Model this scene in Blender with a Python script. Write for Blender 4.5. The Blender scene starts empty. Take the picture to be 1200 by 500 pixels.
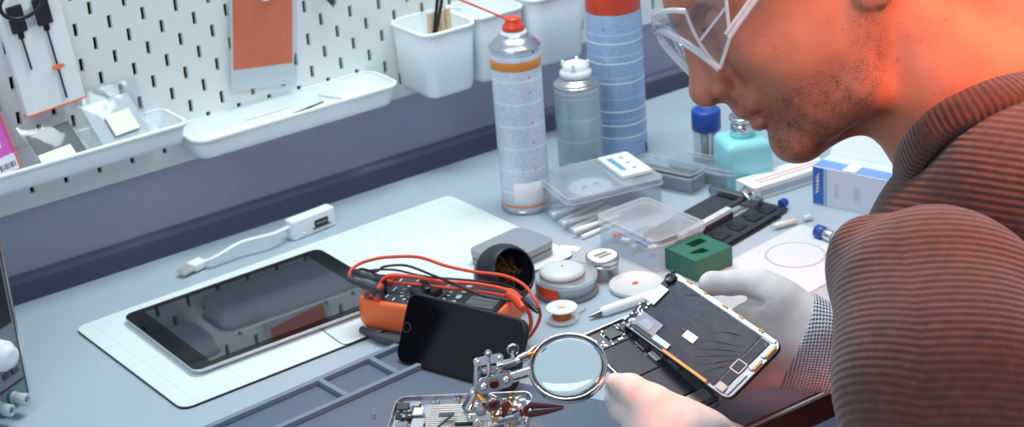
import bpy, bmesh, math, random
import numpy as np
from mathutils import Vector, Matrix
random.seed(7)
PI = math.pi
SC = bpy.context.scene
COL = SC.collection
# ------------------------------------------------------------------ camera
FPX = 2174.257
YAW, PIT, ROL = -0.585209, 0.407713, -0.078633
CAM = np.array([-0.813648, -1.871368, 0.851326])
def _axes():
    cy, sy, cp, sp = math.cos(YAW), math.sin(YAW), math.cos(PIT), math.sin(PIT)
    f = np.array([-sy*cp, cy*cp, -sp]); r = np.array([cy, sy, 0.]); u = np.cross(r, f)
    cr, sr = math.cos(ROL), math.sin(ROL)
    return cr*r+sr*u, -sr*r+cr*u, f
RT, UP, FW = _axes()
cam_data = bpy.data.cameras.new('camera')
cam = bpy.data.objects.new('camera', cam_data); COL.objects.link(cam)
cam_data.sensor_width = 36; cam_data.sensor_fit = 'HORIZONTAL'
cam_data.lens = 36*FPX/1200
cam_data.clip_start = .05; cam_data.clip_end = 50
CM = Matrix(((RT[0], UP[0], -FW[0], CAM[0]), (RT[1], UP[1], -FW[1], CAM[1]), (RT[2], UP[2], -FW[2], CAM[2]), (0, 0, 0, 1)))
cam.matrix_world = CM
cam_data.dof.use_dof = True; cam_data.dof.focus_distance = 1.62; cam_data.dof.aperture_fstop = 10
SC.camera = cam
def ray(px, py):
    return (px-600)/FPX*RT-(py-250)/FPX*UP+FW
def at(px, py, d):                       # a point seen at this pixel, d metres away along the view axis
    return Vector(CAM+ray(px, py)*d)
def on(px, py, z=0.):                    # a point on the horizontal plane z
    r = ray(px, py); return Vector(CAM+r*(z-CAM[2])/r[2])
# ------------------------------------------------------------------ materials
def mk(name):
    m = bpy.data.materials.new(name); m.use_nodes = True
    nt = m.node_tree
    return m, nt, nt.nodes['Principled BSDF']
def lin(c):
    return tuple((x/255/12.92 if x/255 <= .04045 else ((x/255+.055)/1.055)**2.4) for x in c)+(1,)
def mat(name, rgb, rough=.5, metal=0, spec=.5, coat=0, bump=0, bscale=200, var=0, vscale=30, sub=0, ior=None, trans=0):
    m, nt, b = mk(name); L = nt.links
    c = lin(rgb)
    b.inputs['Base Color'].default_value = c
    b.inputs['Roughness'].default_value = rough
    b.inputs['Metallic'].default_value = metal
    b.inputs['Specular IOR Level'].default_value = spec
    if ior: b.inputs['IOR'].default_value = ior
    if trans: b.inputs['Transmission Weight'].default_value = trans
    if coat:
        b.inputs['Coat Weight'].default_value = coat; b.inputs['Coat Roughness'].default_value = .05
    if sub:
        b.inputs['Subsurface Weight'].default_value = sub
        b.inputs['Subsurface Radius'].default_value = (.01, .004, .002)
        b.inputs['Subsurface Scale'].default_value = 1.
    tc = nt.nodes.new('ShaderNodeTexCoord')
    if var:
        n = nt.nodes.new('ShaderNodeTexNoise'); n.inputs['Scale'].default_value = vscale; n.inputs['Detail'].default_value = 4
        L.new(tc.outputs['Object'], n.inputs['Vector'])
        mx = nt.nodes.new('ShaderNodeMix'); mx.data_type = 'RGBA'
        mx.inputs[6].default_value = tuple(x*(1-var) for x in c[:3])+(1,)
        mx.inputs[7].default_value = tuple(min(1, x*(1+var)) for x in c[:3])+(1,)
        L.new(n.outputs['Fac'], mx.inputs[0]); L.new(mx.outputs[2], b.inputs['Base Color'])
    if bump:
        n = nt.nodes.new('ShaderNodeTexNoise'); n.inputs['Scale'].default_value = bscale; n.inputs['Detail'].default_value = 3
        L.new(tc.outputs['Object'], n.inputs['Vector'])
        bp = nt.nodes.new('ShaderNodeBump'); bp.inputs['Strength'].default_value = bump; bp.inputs['Distance'].default_value = .001
        L.new(n.outputs['Fac'], bp.inputs['Height']); L.new(bp.outputs['Normal'], b.inputs['Normal'])
    return m
def clear(name, tint=(246, 250, 252), white=.06, gloss=.5, rough=.05):
    """thin clear plastic: see-through, a little milky, with a glossy skin"""
    m = bpy.data.materials.new(name); m.use_nodes = True; nt = m.node_tree; L = nt.links
    for n in list(nt.nodes): nt.nodes.remove(n)
    o = nt.nodes.new('ShaderNodeOutputMaterial')
    t = nt.nodes.new('ShaderNodeBsdfTransparent'); t.inputs[0].default_value = lin(tint)
    d1 = nt.nodes.new('ShaderNodeBsdfDiffuse'); d1.inputs[0].default_value = lin((248, 250, 252))
    d2 = nt.nodes.new('ShaderNodeBsdfTranslucent'); d2.inputs[0].default_value = lin((248, 250, 252))
    d = nt.nodes.new('ShaderNodeMixShader'); d.inputs[0].default_value = .45; L.new(d1.outputs[0], d.inputs[1]); L.new(d2.outputs[0], d.inputs[2])
    g = nt.nodes.new('ShaderNodeBsdfGlossy'); g.inputs['Roughness'].default_value = rough
    m1 = nt.nodes.new('ShaderNodeMixShader'); m1.inputs[0].default_value = white
    L.new(t.outputs[0], m1.inputs[1]); L.new(d.outputs[0], m1.inputs[2])
    lw = nt.nodes.new('ShaderNodeLayerWeight')
    pw = nt.nodes.new('ShaderNodeMath'); pw.operation = 'POWER'; pw.inputs[1].default_value = 3.5; L.new(lw.outputs['Facing'], pw.inputs[0])
    ma = nt.nodes.new('ShaderNodeMath'); ma.operation = 'MULTIPLY_ADD'; ma.inputs[1].default_value = gloss*1.1; ma.inputs[2].default_value = .03; L.new(pw.outputs[0], ma.inputs[0])
    m2 = nt.nodes.new('ShaderNodeMixShader')
    L.new(ma.outputs[0], m2.inputs[0]); L.new(m1.outputs[0], m2.inputs[1]); L.new(g.outputs[0], m2.inputs[2])
    L.new(m2.outputs[0], o.inputs[0])
    return m
M = {}
M['peg'] = mat('pegboard_white', (232, 234, 232), .45)
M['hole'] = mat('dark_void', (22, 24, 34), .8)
M['wallpaint'] = mat('grey_blue_wall', (184, 186, 206), .5, var=.06, vscale=3)
M['desk'] = mat('desk_laminate', (168, 181, 191), .42, bump=.04, bscale=900)
M['deskedge'] = mat('desk_edge_wood', (52, 38, 36), .5)
M['floor'] = mat('floor_dark', (60, 58, 62), .6, var=.1)
M['plast'] = mat('white_plastic', (234, 239, 241), .35)
M['plast2'] = mat('soft_white_plastic', (238, 240, 240), .45)
M['white'] = mat('white_paper', (236, 238, 238), .7)
M['cream'] = mat('cream_paper', (236, 232, 214), .75)
M['silver'] = mat('silver_metal', (205, 208, 212), .25, 1)
M['chrome'] = mat('chrome', (225, 222, 226), .12, 1)
M['steel'] = mat('brushed_steel', (150, 150, 155), .35, 1)
M['black'] = mat('black_plastic', (24, 25, 32), .35)
M['blackm'] = mat('black_matte', (30, 31, 38), .6)
M['dgrey'] = mat('dark_grey_plastic', (62, 66, 76), .45)
M['grey'] = mat('grey_plastic', (128, 134, 144), .45)
M['lgrey'] = mat('light_grey_plastic', (180, 186, 192), .45)
M['orange'] = mat('orange_rubber', (246, 110, 56), .45)
M['ored'] = mat('orange_red_paper', (252, 120, 60), .6)
M['redor'] = mat('red_orange_cap', (232, 72, 36), .35)
M['oband'] = mat('orange_print', (226, 138, 56), .4)
M['redcable'] = mat('red_cable_skin', (232, 72, 42), .4)
M['pink'] = mat('pink_card', (226, 104, 192), .5)
M['blue'] = mat('blue_cap_plastic', (34, 74, 158), .35)
M['blueprint'] = mat('blue_print', (52, 108, 188), .5)
M['mint'] = mat('mint_plastic', (150, 218, 222), .3)
M['green'] = mat('green_block_plastic', (38, 104, 84), .45, bump=.1, bscale=500)
M['copper'] = mat('copper_wire', (236, 138, 76), .45, .8)
M['brass'] = mat('gold_brass', (212, 160, 90), .3, 1)
M['gold'] = mat('gold_flex', (205, 150, 84), .4, .6)
M['redpart'] = mat('dark_red_plastic', (150, 40, 42), .4)
M['clear'] = clear('clear_plastic', white=.13)
M['clearlid'] = clear('frosted_plastic', white=.34)
M['bag'] = clear('clear_film', (250, 252, 253), white=.035, gloss=.6, rough=.12)
M['goggle'] = clear('goggle_plastic', (240, 242, 248), .05, .6, .02)
M['boxedge'] = clear('clear_box_edge', (250, 252, 253), .6, .8, .05)
M['gogglerim'] = clear('goggle_rim_plastic', (248, 250, 252), .7, .9, .04)
M['darkred'] = mat('dark_red_metal', (112, 58, 62), .28, .7)
M['siliconerib'] = mat('grey_silicone_rim', (116, 132, 150), .7)
M['silicone'] = mat('grey_silicone', (90, 102, 120), .55, bump=.15, bscale=1500)
M['lensglass'] = mat('lens_glass', (250, 255, 252), 0.0, trans=1, ior=1.5)
# ------------------------------------------------------------------ mesh builder
class MB:
    def __init__(s):
        s.v = []; s.f = []; s.m = []; s.sm = []
    def add(s, vs, fs, T=None, mi=0, smooth=True):
        b = len(s.v)
        for v in vs:
            v = Vector(v)
            s.v.append(T @ v if T is not None else v)
        for f in fs:
            s.f.append([b+i for i in f]); s.m.append(mi); s.sm.append(smooth)
        return s
    def loops(s, loops, T=None, mi=0, closed=True, cap0=True, cap1=True, smooth=True):
        n = len(loops[0]); vs = [p for l in loops for p in l]; fs = []
        for i in range(len(loops)-1):
            for j in range(n if closed else n-1):
                k = (j+1) % n
                fs.append([i*n+j, i*n+k, (i+1)*n+k, (i+1)*n+j])
        s.add(vs, fs, T, mi, smooth)
        if cap0: s.add(loops[0], [list(range(n))[::-1]], T, mi, False)
        if cap1: s.add(loops[-1], [list(range(n))], T, mi, False)
        return s
    def prism(s, out, z0, z1, b=0, T=None, mi=0, smooth=False, taper=0):
        """outline (ccw) extruded from z0 to z1, edges chamfered by b"""
        def ins(o, d):
            n = len(o); r = []
            for i in range(n):
                a, p, c = Vector(o[i-1]), Vector(o[i]), Vector(o[(i+1) % n])
                e1 = (p-a); e2 = (c-p)
                n1 = Vector((-e1.y, e1.x)); n2 = Vector((-e2.y, e2.x))
                if n1.length > 1e-9: n1.normalize()
                if n2.length > 1e-9: n2.normalize()
                q = n1+n2
                if q.length < 1e-6: q = n1
                q.normalize(); k = max(.5, q.dot(n1))
                r.append(p+q*(d/k))
            return r
        L = []
        if b:
            L.append([(p.x, p.y, z0) for p in ins(out, b+taper)])
            L.append([(p.x, p.y, z0+b*.3) for p in ins(out, b*.3+taper)])
        L.append([(p.x, p.y, z0+b) for p in ins(out, taper)])
        L.append([(p[0], p[1], z1-b) for p in out])
        if b:
            L.append([(p.x, p.y, z1-b*.3) for p in ins(out, b*.3)])
            L.append([(p.x, p.y, z1) for p in ins(out, b)])
        return s.loops(L, T, mi, smooth=smooth)
    def box(s, x0, x1, y0, y1, z0, z1, b=0, r=0, T=None, mi=0):
        return s.prism(rrect(x0, x1, y0, y1, r), z0, z1, b, T, mi)
    def lathe(s, prof, n=32, T=None, mi=0, cap=True, smooth=True):
        L = [[(r*math.cos(2*PI*j/n), r*math.sin(2*PI*j/n), z) for j in range(n)] for r, z in prof]
        return s.loops(L, T, mi, cap0=cap, cap1=cap, smooth=smooth)
    def tube(s, pts, r, n=8, T=None, mi=0, cap=True, sx=1.):
        pts = [Vector(p) for p in pts]; L = []; prev = None
        for i, p in enumerate(pts):
            t = (pts[min(i+1, len(pts)-1)]-pts[max(i-1, 0)]).normalized()
            if prev is None:
                a = Vector((0, 0, 1)) if abs(t.z) < .9 else Vector((1, 0, 0))
                prev = a.cross(t).normalized()
            u = (prev-t*prev.dot(t)).normalized(); w = t.cross(u); prev = u
            rr = r[i] if isinstance(r, (list, tuple)) else r
            L.append([p+(u*math.cos(2*PI*j/n)*sx+w*math.sin(2*PI*j/n))*rr for j in range(n)])
        return s.loops(L, T, mi, cap0=cap, cap1=cap)
    def ball(s, c, r, T=None, mi=0, n=14):
        c = Vector(c); r = (r, r, r) if isinstance(r, (int, float)) else r
        L = []
        for i in range(1, n):
            th = PI*i/n
            L.append([(c.x+r[0]*math.sin(th)*math.cos(2*PI*j/(2*n)), c.y+r[1]*math.sin(th)*math.sin(2*PI*j/(2*n)), c.z-r[2]*math.cos(th)) for j in range(2*n)])
        return s.loops(L, T, mi)
    def build(s, name, mats, parent=None, loc=None, M_=None):
        me = bpy.data.meshes.new(name)
        me.from_pydata([tuple(v) for v in s.v], [], s.f)
        for m in (mats if isinstance(mats, (list, tuple)) else [mats]):
            me.materials.append(M[m] if isinstance(m, str) else m)
        me.polygons.foreach_set('material_index', s.m)
        me.polygons.foreach_set('use_smooth', s.sm)
        me.update()
        o = bpy.data.objects.new(name, me); COL.objects.link(o)
        if parent is not None: o.parent = parent
        if M_ is not None: o.matrix_basis = M_
        if loc is not None: o.location = loc
        return o
def rrect(x0, x1, y0, y1, r=0, n=5):
    if r <= 0: return [(x0, y0), (x1, y0), (x1, y1), (x0, y1)]
    o = []
    for cx, cy, a in ((x1-r, y0+r, -PI/2), (x1-r, y1-r, 0), (x0+r, y1-r, PI/2), (x0+r, y0+r, PI)):
        for i in range(n+1):
            t = a+PI/2*i/n; o.append((cx+r*math.cos(t), cy+r*math.sin(t)))
    return o
def circ(cx, cy, r, n=24): return [(cx+r*math.cos(2*PI*i/n), cy+r*math.sin(2*PI*i/n)) for i in range(n)]
def spline(pts, n=8):
    P = [Vector(p) for p in pts]; P = [P[0]*2-P[1]]+P+[P[-1]*2-P[-2]]; o = []
    for i in range(1, len(P)-2):
        for k in range(n):
            t = k/n; a, b, c, d = P[i-1:i+3]
            o.append(.5*((2*b)+(c-a)*t+(2*a-5*b+4*c-d)*t*t+(3*b-a-3*c+d)*t**3))
    o.append(P[-2]); return o
def frame(o, x, y, z=None):
    x = Vector(x).normalized(); y = Vector(y); y = (y-x*y.dot(x)).normalized(); z = x.cross(y)
    m = Matrix((x, y, z)).transposed().to_4x4(); m.translation = Vector(o); return m
def aimz(a, b):                        # matrix whose z axis runs from a to b, origin a
    a, b = Vector(a), Vector(b); z = (b-a).normalized()
    x = Vector((0, 0, 1)) if abs(z.z) < .9 else Vector((1, 0, 0))
    x = (x-z*x.dot(z)).normalized(); y = z.cross(x)
    m = Matrix((x, y, z)).transposed().to_4x4(); m.translation = a; return m
def tag(o, label, cat, group=None):
    o['label'] = label; o['category'] = cat
    if group: o['group'] = group
    return o
def thing(name, label, cat, loc=(0, 0, 0), rz=0, group=None, M_=None):
    o = bpy.data.objects.new(name, None); COL.objects.link(o); o.empty_display_size = .02
    if M_ is not None: o.matrix_basis = M_
    else: o.location = loc; o.rotation_euler = (0, 0, rz)
    return tag(o, label, cat, group)
def struct(o): o['kind'] = 'structure'; return o
def text(body, size, name, mt, parent, T, depth=.0001):
    c = bpy.data.curves.new(name, 'FONT'); c.body = body; c.size = size; c.extrude = depth; c.align_x = 'CENTER'; c.align_y = 'CENTER'
    c.materials.append(M[mt]); o = bpy.data.objects.new(name, c); COL.objects.link(o); o.parent = parent; o.matrix_basis = T; return o
def rad(a): return math.radians(a)
# ------------------------------------------------------------------ setting
m_ = MB(); m_.box(-1.6, 2.6, .022, .10, -.75, 1.3)
struct(m_.build('wall_back', 'wallpaint'))
struct(MB().box(-1.6, 2.6, -2.8, .0215, -.80, -.75).build('floor', 'floor'))
o = MB().box(-1.6, 2.6, .002, .0219, -.12, .0045, .004).build('desk_shade_strip', mat('desk_shade_tone', (108, 112, 136), .7)); struct(o)  # added strip; its darker colour stands in for the desk's shade on the wall
# desk
t = thing('workbench', 'light grey workbench top that everything lies on', 'desk', (0, 0, 0))
MB().box(-1.1, 1.5, -.775, -.047, -.028, 0, .0015).build('desk_top', 'desk', t)
MB().box(-1.1, 1.5, -.7775, -.7752, -.0275, -.0012).build('edge_strip', 'deskedge', t)
for x in (-1.0, 1.35):
    for y in (-.72, -.12):
        MB().box(x, x+.05, y, y+.05, -.75, -.0285, .002).build('leg', 'steel', t)
# pegboard: panel with slots punched through, dark cavity behind
def pegboard():
    t = thing('pegboard', 'white slotted pegboard on the wall above the bench', 'pegboard', (0, 0, .0845))
    x0, x1, z0, z1 = -.42, .80, 0, .44
    ox, oz = -.0013, .2287-.0845
    m = MB()
    # strips of the panel in rows: build a grid with openings
    xs = [x0]; holes = []
    W_, H_ = .0052, .0150
    rows = {}
    for j in range(-8, 16):
        zc = oz+.02*j
        if zc-H_/2 < .006 or zc+H_/2 > z1-.004: continue
        r = [ox+.02*i for i in range(-22, 42) if (i+j) % 2 == 0 and x0+.01 < ox+.02*i < x1-.01]
        rows[zc] = sorted(r)
    zs = sorted(rows)
    yf, yb = 0., .006
    def cell(a, b, c, d):
        m.box(a, b, c, d, -yb, -yf, 0, 0, T=RX)
    RX = Matrix(((1, 0, 0, 0), (0, 0, -1, 0), (0, 1, 0, 0), (0, 0, 0, 1)))   # local (x,y,z) -> world (x,-z,y)
    z = z0
    for zc in zs:
        a, b = zc-H_/2, zc+H_/2
        if a > z+1e-5: cell(x0, x1, z, a)
        x = x0
        for xc in rows[zc]:
            cell(x, xc-W_/2, a, b); x = xc+W_/2
        cell(x, x1, a, b); z = b
    cell(x0, x1, z, z1)
    m.build('panel', 'peg', t)
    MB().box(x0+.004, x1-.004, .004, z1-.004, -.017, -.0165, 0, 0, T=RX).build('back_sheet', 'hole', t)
    m = MB()
    for (a, b, c, d) in ((x0, x1, z0, .004), (x0, x1, z1-.004, z1), (x0, x0+.004, .0041, z1-.0041), (x1-.004, x1, .0041, z1-.0041)):
        m.box(a, b, c, d, -.016, -.0061, 0, 0, T=RX)
    m.build('rim', 'peg', t)
    for sx in (-.3, .68):
        MB().box(sx-.02, sx+.02, .2, .24, -.0215, -.0171, 0, 0, T=RX).build('wall_bracket', 'steel', t)
pegboard()
def tub(name, label, cat, x0, x1, depth, z0, z1, r, taper, group=None, lipw=.002, th=.0022):
    """open plastic container hooked to the board: outer wall, inner wall, floor, rolled lip, two hooks"""
    t = thing(name, label, cat, ((x0+x1)/2, 0, z0), group=group)
    w = (x1-x0)/2; h = z1-z0
    o = lambda i, tp: rrect(-w+tp+i, w-tp-i, -depth+tp+i, -.001-i, max(.002, r-i), 8)
    rb = min(.008, h*.3)
    L = [[(x, y, 0) for x, y in o(rb, taper)], [(x, y, rb*.3) for x, y in o(rb*.3, taper)], [(x, y, rb) for x, y in o(0, taper)],
         [(x, y, h-.001) for x, y in o(0, 0)], [(x, y, h) for x, y in o(.0006, 0)],
         [(x, y, h) for x, y in o(th-.0006, 0)], [(x, y, h-.001) for x, y in o(th, 0)],
         [(x, y, rb+th) for x, y in o(th, taper)], [(x, y, th) for x, y in o(rb+th, taper)]]
    m = MB(); m.loops(L, smooth=True); m.build('tub', 'plast', t)
    m = MB()
    L = [[(x, y, h-.0035) for x, y in o(-.0002, 0)], [(x, y, h-.0035) for x, y in o(-lipw, 0)],
         [(x, y, h+.0004) for x, y in o(-lipw, 0)], [(x, y, h+.0012) for x, y in o(.0006, 0)], [(x, y, h+.0004) for x, y in o(th*.9, 0)]]
    m.loops(L, cap0=False, cap1=False, smooth=True); m.build('lip', 'plast', t)
    for sx in (-.5, .5):
        MB().box(w*sx*1.2-.002, w*sx*1.2+.002, -.0008, .008, h-.016, h-.004, .0004).build('hook', 'plast', t)
    return t
tub('shelf_tray', 'long shallow white tray on the pegboard holding packets and cards', 'tray', -.40, -.036, .066, .130, .156, .012, .003)
tub('shelf_tray', 'empty-looking white tray on the pegboard with a few thin sticks', 'tray', -.031, .236, .070, .104, .131, .016, .004)
G_ = 'white plastic bins hooked on the pegboard'
tub('hanging_bin', 'white bin on the pegboard with tweezers and bagged sticks, leftmost of three', 'bin', .268, .342, .085, .100, .184, .014, .004, G_)
tub('hanging_bin', 'middle white bin on the pegboard, behind the orange spray straw', 'bin', .347, .420, .075, .098, .184, .014, .004, G_)
tub('hanging_bin', 'white bin on the pegboard beside the orange-capped tall can', 'bin', .425, .508, .085, .100, .190, .014, .004, G_)
# --- on / in the trays
def sheet(name, w, h, th, T, mats, r=0, parent=None):
    m = MB(); m.box(-w/2, w/2, 0, h, 0, th, min(.0004, th*.3), r, T=T); return m.build(name, mats, parent)
def wallT(x, y, z, tilt=0, lean=0, yaw=0):     # local x right, y up, z out of the wall
    return Matrix.Translation((x, y, z)) @ Matrix.Rotation(rad(yaw), 4, 'Z') @ Matrix.Rotation(rad(90-lean), 4, 'X') @ Matrix.Rotation(rad(tilt), 4, 'Z')
# orange card in clear pocket, hung by a round magnet
T_ = wallT(.0900, -.004, .1485, -7.5)
t = thing('card_pocket', 'clear hanging pocket with an orange card on the pegboard', 'card', M_=T_)
sheet('backing_card', .082, .128, .0008, None, 'white', .001, t)
c_ = MB().box(-.0385, .0385, .025, .122, .0009, .0012, 0).build('orange_panel', 'ored', t)
MB().box(-.044, .044, -.004, .130, .0018, .0021, 0, .002).build('clear_sleeve', 'bag', t)
MB().lathe([(.0085, .0022), (.0090, .003), (.0090, .007), (.0075, .009), (.002, .0095)], 24, T=Matrix.Translation((.002, .112, 0))).build('magnet', 'plast', t)
# cable package
T_ = wallT(-.165, -.010, .1965, 4, lean=4)
t = thing('cable_package', 'white hanging box with two black cables and orange trim', 'package', M_=T_)
MB().box(-.034, .034, 0, .150, 0, .012, .0008, .001).build('carton', 'white', t)
MB().box(-.0345, .0345, -.0005, .0012, -.0003, .0125).build('bottom_trim', 'ored', t)
for xx, ln, nm in ((-.017, .050, 'left'), (.012, .110, 'right')):
    MB().box(xx-.0085, xx+.0085, .091, .120, .0122, .016, .0006, .001).build('plug_tab', 'blackm', t)
    MB().box(xx-.003, xx+.003, .084, .091, .0122, .015, .0004).build('connector', 'black', t)
    MB().tube([(xx, .084, .0135), (xx+.0005, .084-ln*.35, .0135), (xx+.001, .084-ln*.7, .0135)], .0011).build('cable', 'black', t)
m = MB(); m.prism(circ(0, 0, .001, 20), .0140, .0152, 0); m.v = [Vector((.0125+v.x*7.5, .043+v.y*2.4, v.z)) for v in m.v]
m.build('round_badge', 'ored', t)
MB().box(-.005, .002, .093, .112, .0121, .0128).build('grey_panel', 'lgrey', t)
text('mi', .006, 'mi_lettering', 'lgrey', t, Matrix.Translation((-.017, .107, .0161)))
# round black ring tool hanging above
m = MB(); cx = [(.023*math.cos(a), .016*math.sin(a), 0) for a in [2*PI*i/40 for i in range(41)]]
m.tube(cx, .0022, T=wallT(-.186, -.030, .321, 5)); o = m.build('hanging_cord_coil', 'black')
tag(o, 'black cable coil hanging at the top of the white hanging box', 'cable')
# pink card
T_ = wallT(-.262, -.035, .140, 8, lean=8)
t = thing('pink_package', 'bright pink packaging card with white barcode label in the tray', 'package', M_=T_)
MB().box(-.045, .042, 0, .105, 0, .003, .0005, .002).build('card', 'pink', t)
MB().box(.0, .040, .002, .020, .0031, .0035).build('barcode_label', 'white', t)
m = MB()
for i in range(9): m.box(.020+i*.0021, .0208+i*.0021+(.0006 if i % 3 == 0 else 0), .006, .012, .0036, .0037)
m.build('barcode', 'blackm', t)
MB().box(.006, .030, .030, .050, .0031, .0035, 0, .002).build('white_sticker', 'white', t)
MB().tube([(.0415, .001, .0035), (.0415, .05, .0035), (.0415, .1, .0035)], .0007).build('dark_edge', 'ored', t)
# packets in tray 1
def packet(name, label, cat, x, y, z, rx, rz, w, h, mats, lab=None, inner=None, seed=1):
    T = Matrix.Translation((x, y, z)) @ Matrix.Rotation(rad(rz), 4, 'Z') @ Matrix.Rotation(rad(rx), 4, 'X')
    t = thing(name, label, cat, M_=T)
    random.seed(seed); n = 9; m = MB()
    g = lambda i, j, s: (-w/2+w*i/n, h*j/n, s*(.0003+.0028*math.sin(PI*i/n)*math.sin(PI*j/n))+.0012*math.sin(i*1.9+j*1.3+seed)*math.sin(PI*i/n))
    for s in (1, -1):
        vs = [g(i, j, s) for j in range(n+1) for i in range(n+1)]
        fs = [[j*(n+1)+i, j*(n+1)+i+1, (j+1)*(n+1)+i+1, (j+1)*(n+1)+i][::s] for j in range(n) for i in range(n)]
        m.add(vs, fs)
    m.build('film', 'bag', t)
    if inner: MB().box(-w*.42, w*.42, h*.08, h*.8, -.0005, .0008, .0002).build('contents', inner, t)
    if lab:
        a, b, c, d = lab; MB().box(a, b, c, d, .0034, .0038).build('paper_label', 'cream', t)
    return t
packet('plastic_bag', 'dark antistatic bag with cream label lying in the left tray', 'bag', -.172, -.054, .139, 46, 12, .064, .064, 'bag', (-.030, .012, .006, .024), 'dgrey', 2)
packet('plastic_bag', 'clear zip bag with small white label at the tray end', 'bag', -.102, -.054, .1445, 48, 10, .072, .074, 'bag', (-.012, .020, .014, .040), 'lgrey', 3)
packet('plastic_bag', 'crumpled clear bag leaning on the pegboard behind the zip bag', 'bag', -.098, -.020, .146, 78, 4, .070, .060, 'bag', None, None, 5)
# sticks in tray 2
for a, b, z, mt, lb, r in (((343, 134), (379, 119), .1165, 'dgrey', 'thin purple-grey stick lying in the front of the white tray', .0016), ((376, 108), (412, 95), .1185, 'cream', 'cream stick lying along the back of the white tray', .0022), ((374, 112), (409, 117), .1185, 'lgrey', 'pale grey stick at the right end of the white tray', .0012), ((288, 140), (336, 126), .115, 'cream', 'pale cream strip in the left half of the white tray', .0018)):
    a, b = on(a[0], a[1], z), on(b[0], b[1], z)
    m = MB(); m.tube([a, (a+b)/2, b], [r, r, r*.6]); tag(m.build('thin_stick', mt), lb, 'stick')
# content of bin 1: tweezers and a bag of sticks
t = thing('tweezers', 'black tweezers standing in the leftmost white bin', 'tweezers', (.296, -.052, .125))
for s in (-1, 1):
    MB().tube([(0, 0, 0), (.004, s*.002, .04), (.016, s*.0045, .085), (.024, 0, .11)], [.001, .002, .0026, .002], sx=.5).build('arm', 'black', t)
packet('stick_bag', 'clear bag with beige wooden sticks in the leftmost bin', 'bag', .312, -.046, .135, 78, 2, .036, .066, 'bag', None, None, 8)
for i in range(4):
    o = MB().tube([(.300+i*.008, -.047, .130), (.302+i*.0085, -.042, .165), (.305+i*.0085, -.038, .194)], [.002, .004, .0035]).build('wooden_stick', mat('stick%d' % i, (214, 184, 150), .6))
    tag(o, 'beige rounded wooden stick inside the bag in the leftmost bin', 'stick', 'wooden sticks in the bagged bundle')
o = MB().box(-.011, .011, -.002, .002, 0, .07, .001, .001, T=Matrix.Translation((.334, -.020, .120)) @ Matrix.Rotation(rad(14), 4, 'Y')).build('scraper_card', 'plast2')
tag(o, 'white plastic card standing at the right side of the leftmost bin', 'card')
# small tool on a peg
t = thing('hanging_pliers', 'dark pliers tip hanging at the top of the pegboard', 'pliers', (.193, -.008, .222))
for s in (-1, 1):
    MB().tube([(-.004*0, 0, 0), (-.006+s*.0015, 0, .012), (-.010+s*.006, 0, .035), (-.012+s*.012, -.002, .09)], [.0006, .0022, .003, .004], sx=.6).build('handle', 'dgrey', t)
# ------------------------------------------------------------------ power supply (left)
e = (on(18, 483)-on(36, 470)).normalized()         # along the front, from its right corner
T_ = frame(on(35, 468), -e, Vector((e.y, -e.x, 0))*(-1 if (Vector((e.y, -e.x, 0))).dot(Vector((-.48, .87, 0))) < 0 else 1))
t = thing('bench_power_supply', 'grey bench power supply with dark display at the left edge', 'power supply', M_=T_)
MB().box(-.15, 0, .004, .20, .008, .235, .003, .004).build('housing', 'lgrey', t)
m = MB(); m.box(-.148, -.002, -.001, .0038, .010, .233, .0015, .0); m.build('front_panel', 'grey', t)
MB().box(-.140, -.006, -.0022, -.0012, .088, .222, .0004).build('display_window', 'black', t)
MB().box(-.0016, .0012, -.002, .004, .008, .234, .0008).build('corner_trim', 'silver', t)
RXm = Matrix.Rotation(rad(90), 4, 'X')
for x, z, r in ((-.032, .066, .0150), (-.080, .066, .0150)):
    o = MB().lathe([(r, 0), (r, .010), (r*.9, .012), (r*.72, .0125), (r*.7, .018), (r*.4, .0185)], 28, T=Matrix.Translation((x, -.0012, z)) @ RXm).build('knob', 'plast2', t)
for x, z in ((-.014, .040), (-.026, .040), (-.020, .050)):
    MB().box(x-.0042, x+.0042, -.003, -.0012, z-.0028, z+.0028, .0006, 0).build('push_button', 'dgrey', t)
for i, (x, ring) in enumerate(((-.024, 'green'), (-.046, 'lgrey'), (-.068, 'redpart'))):
    T = Matrix.Translation((x, -.0012, .016)) @ RXm
    o = MB().lathe([(.0062, 0), (.0062, .004), (.0050, .0045), (.0058, .005), (.0062, .018), (.0052, .019), (.0030, .019), (.0028, .012)], 20, T=T).build('binding_post', 'lgrey', t)
    MB().lathe([(.0066, .0), (.0068, .0032), (.005, .0036)], 20, T=T).build('collar', ring, o)
MB().box(-.050, -.004, -.0018, -.0012, .026, .0275).build('printed_line', 'blackm', t)
for x in (-.13, -.02):
    for y in (.02, .18): MB().lathe([(.007, 0), (.007, .0078)], 16, T=Matrix.Translation((x, y, 0))).build('rubber_foot', 'blackm', t)
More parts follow.
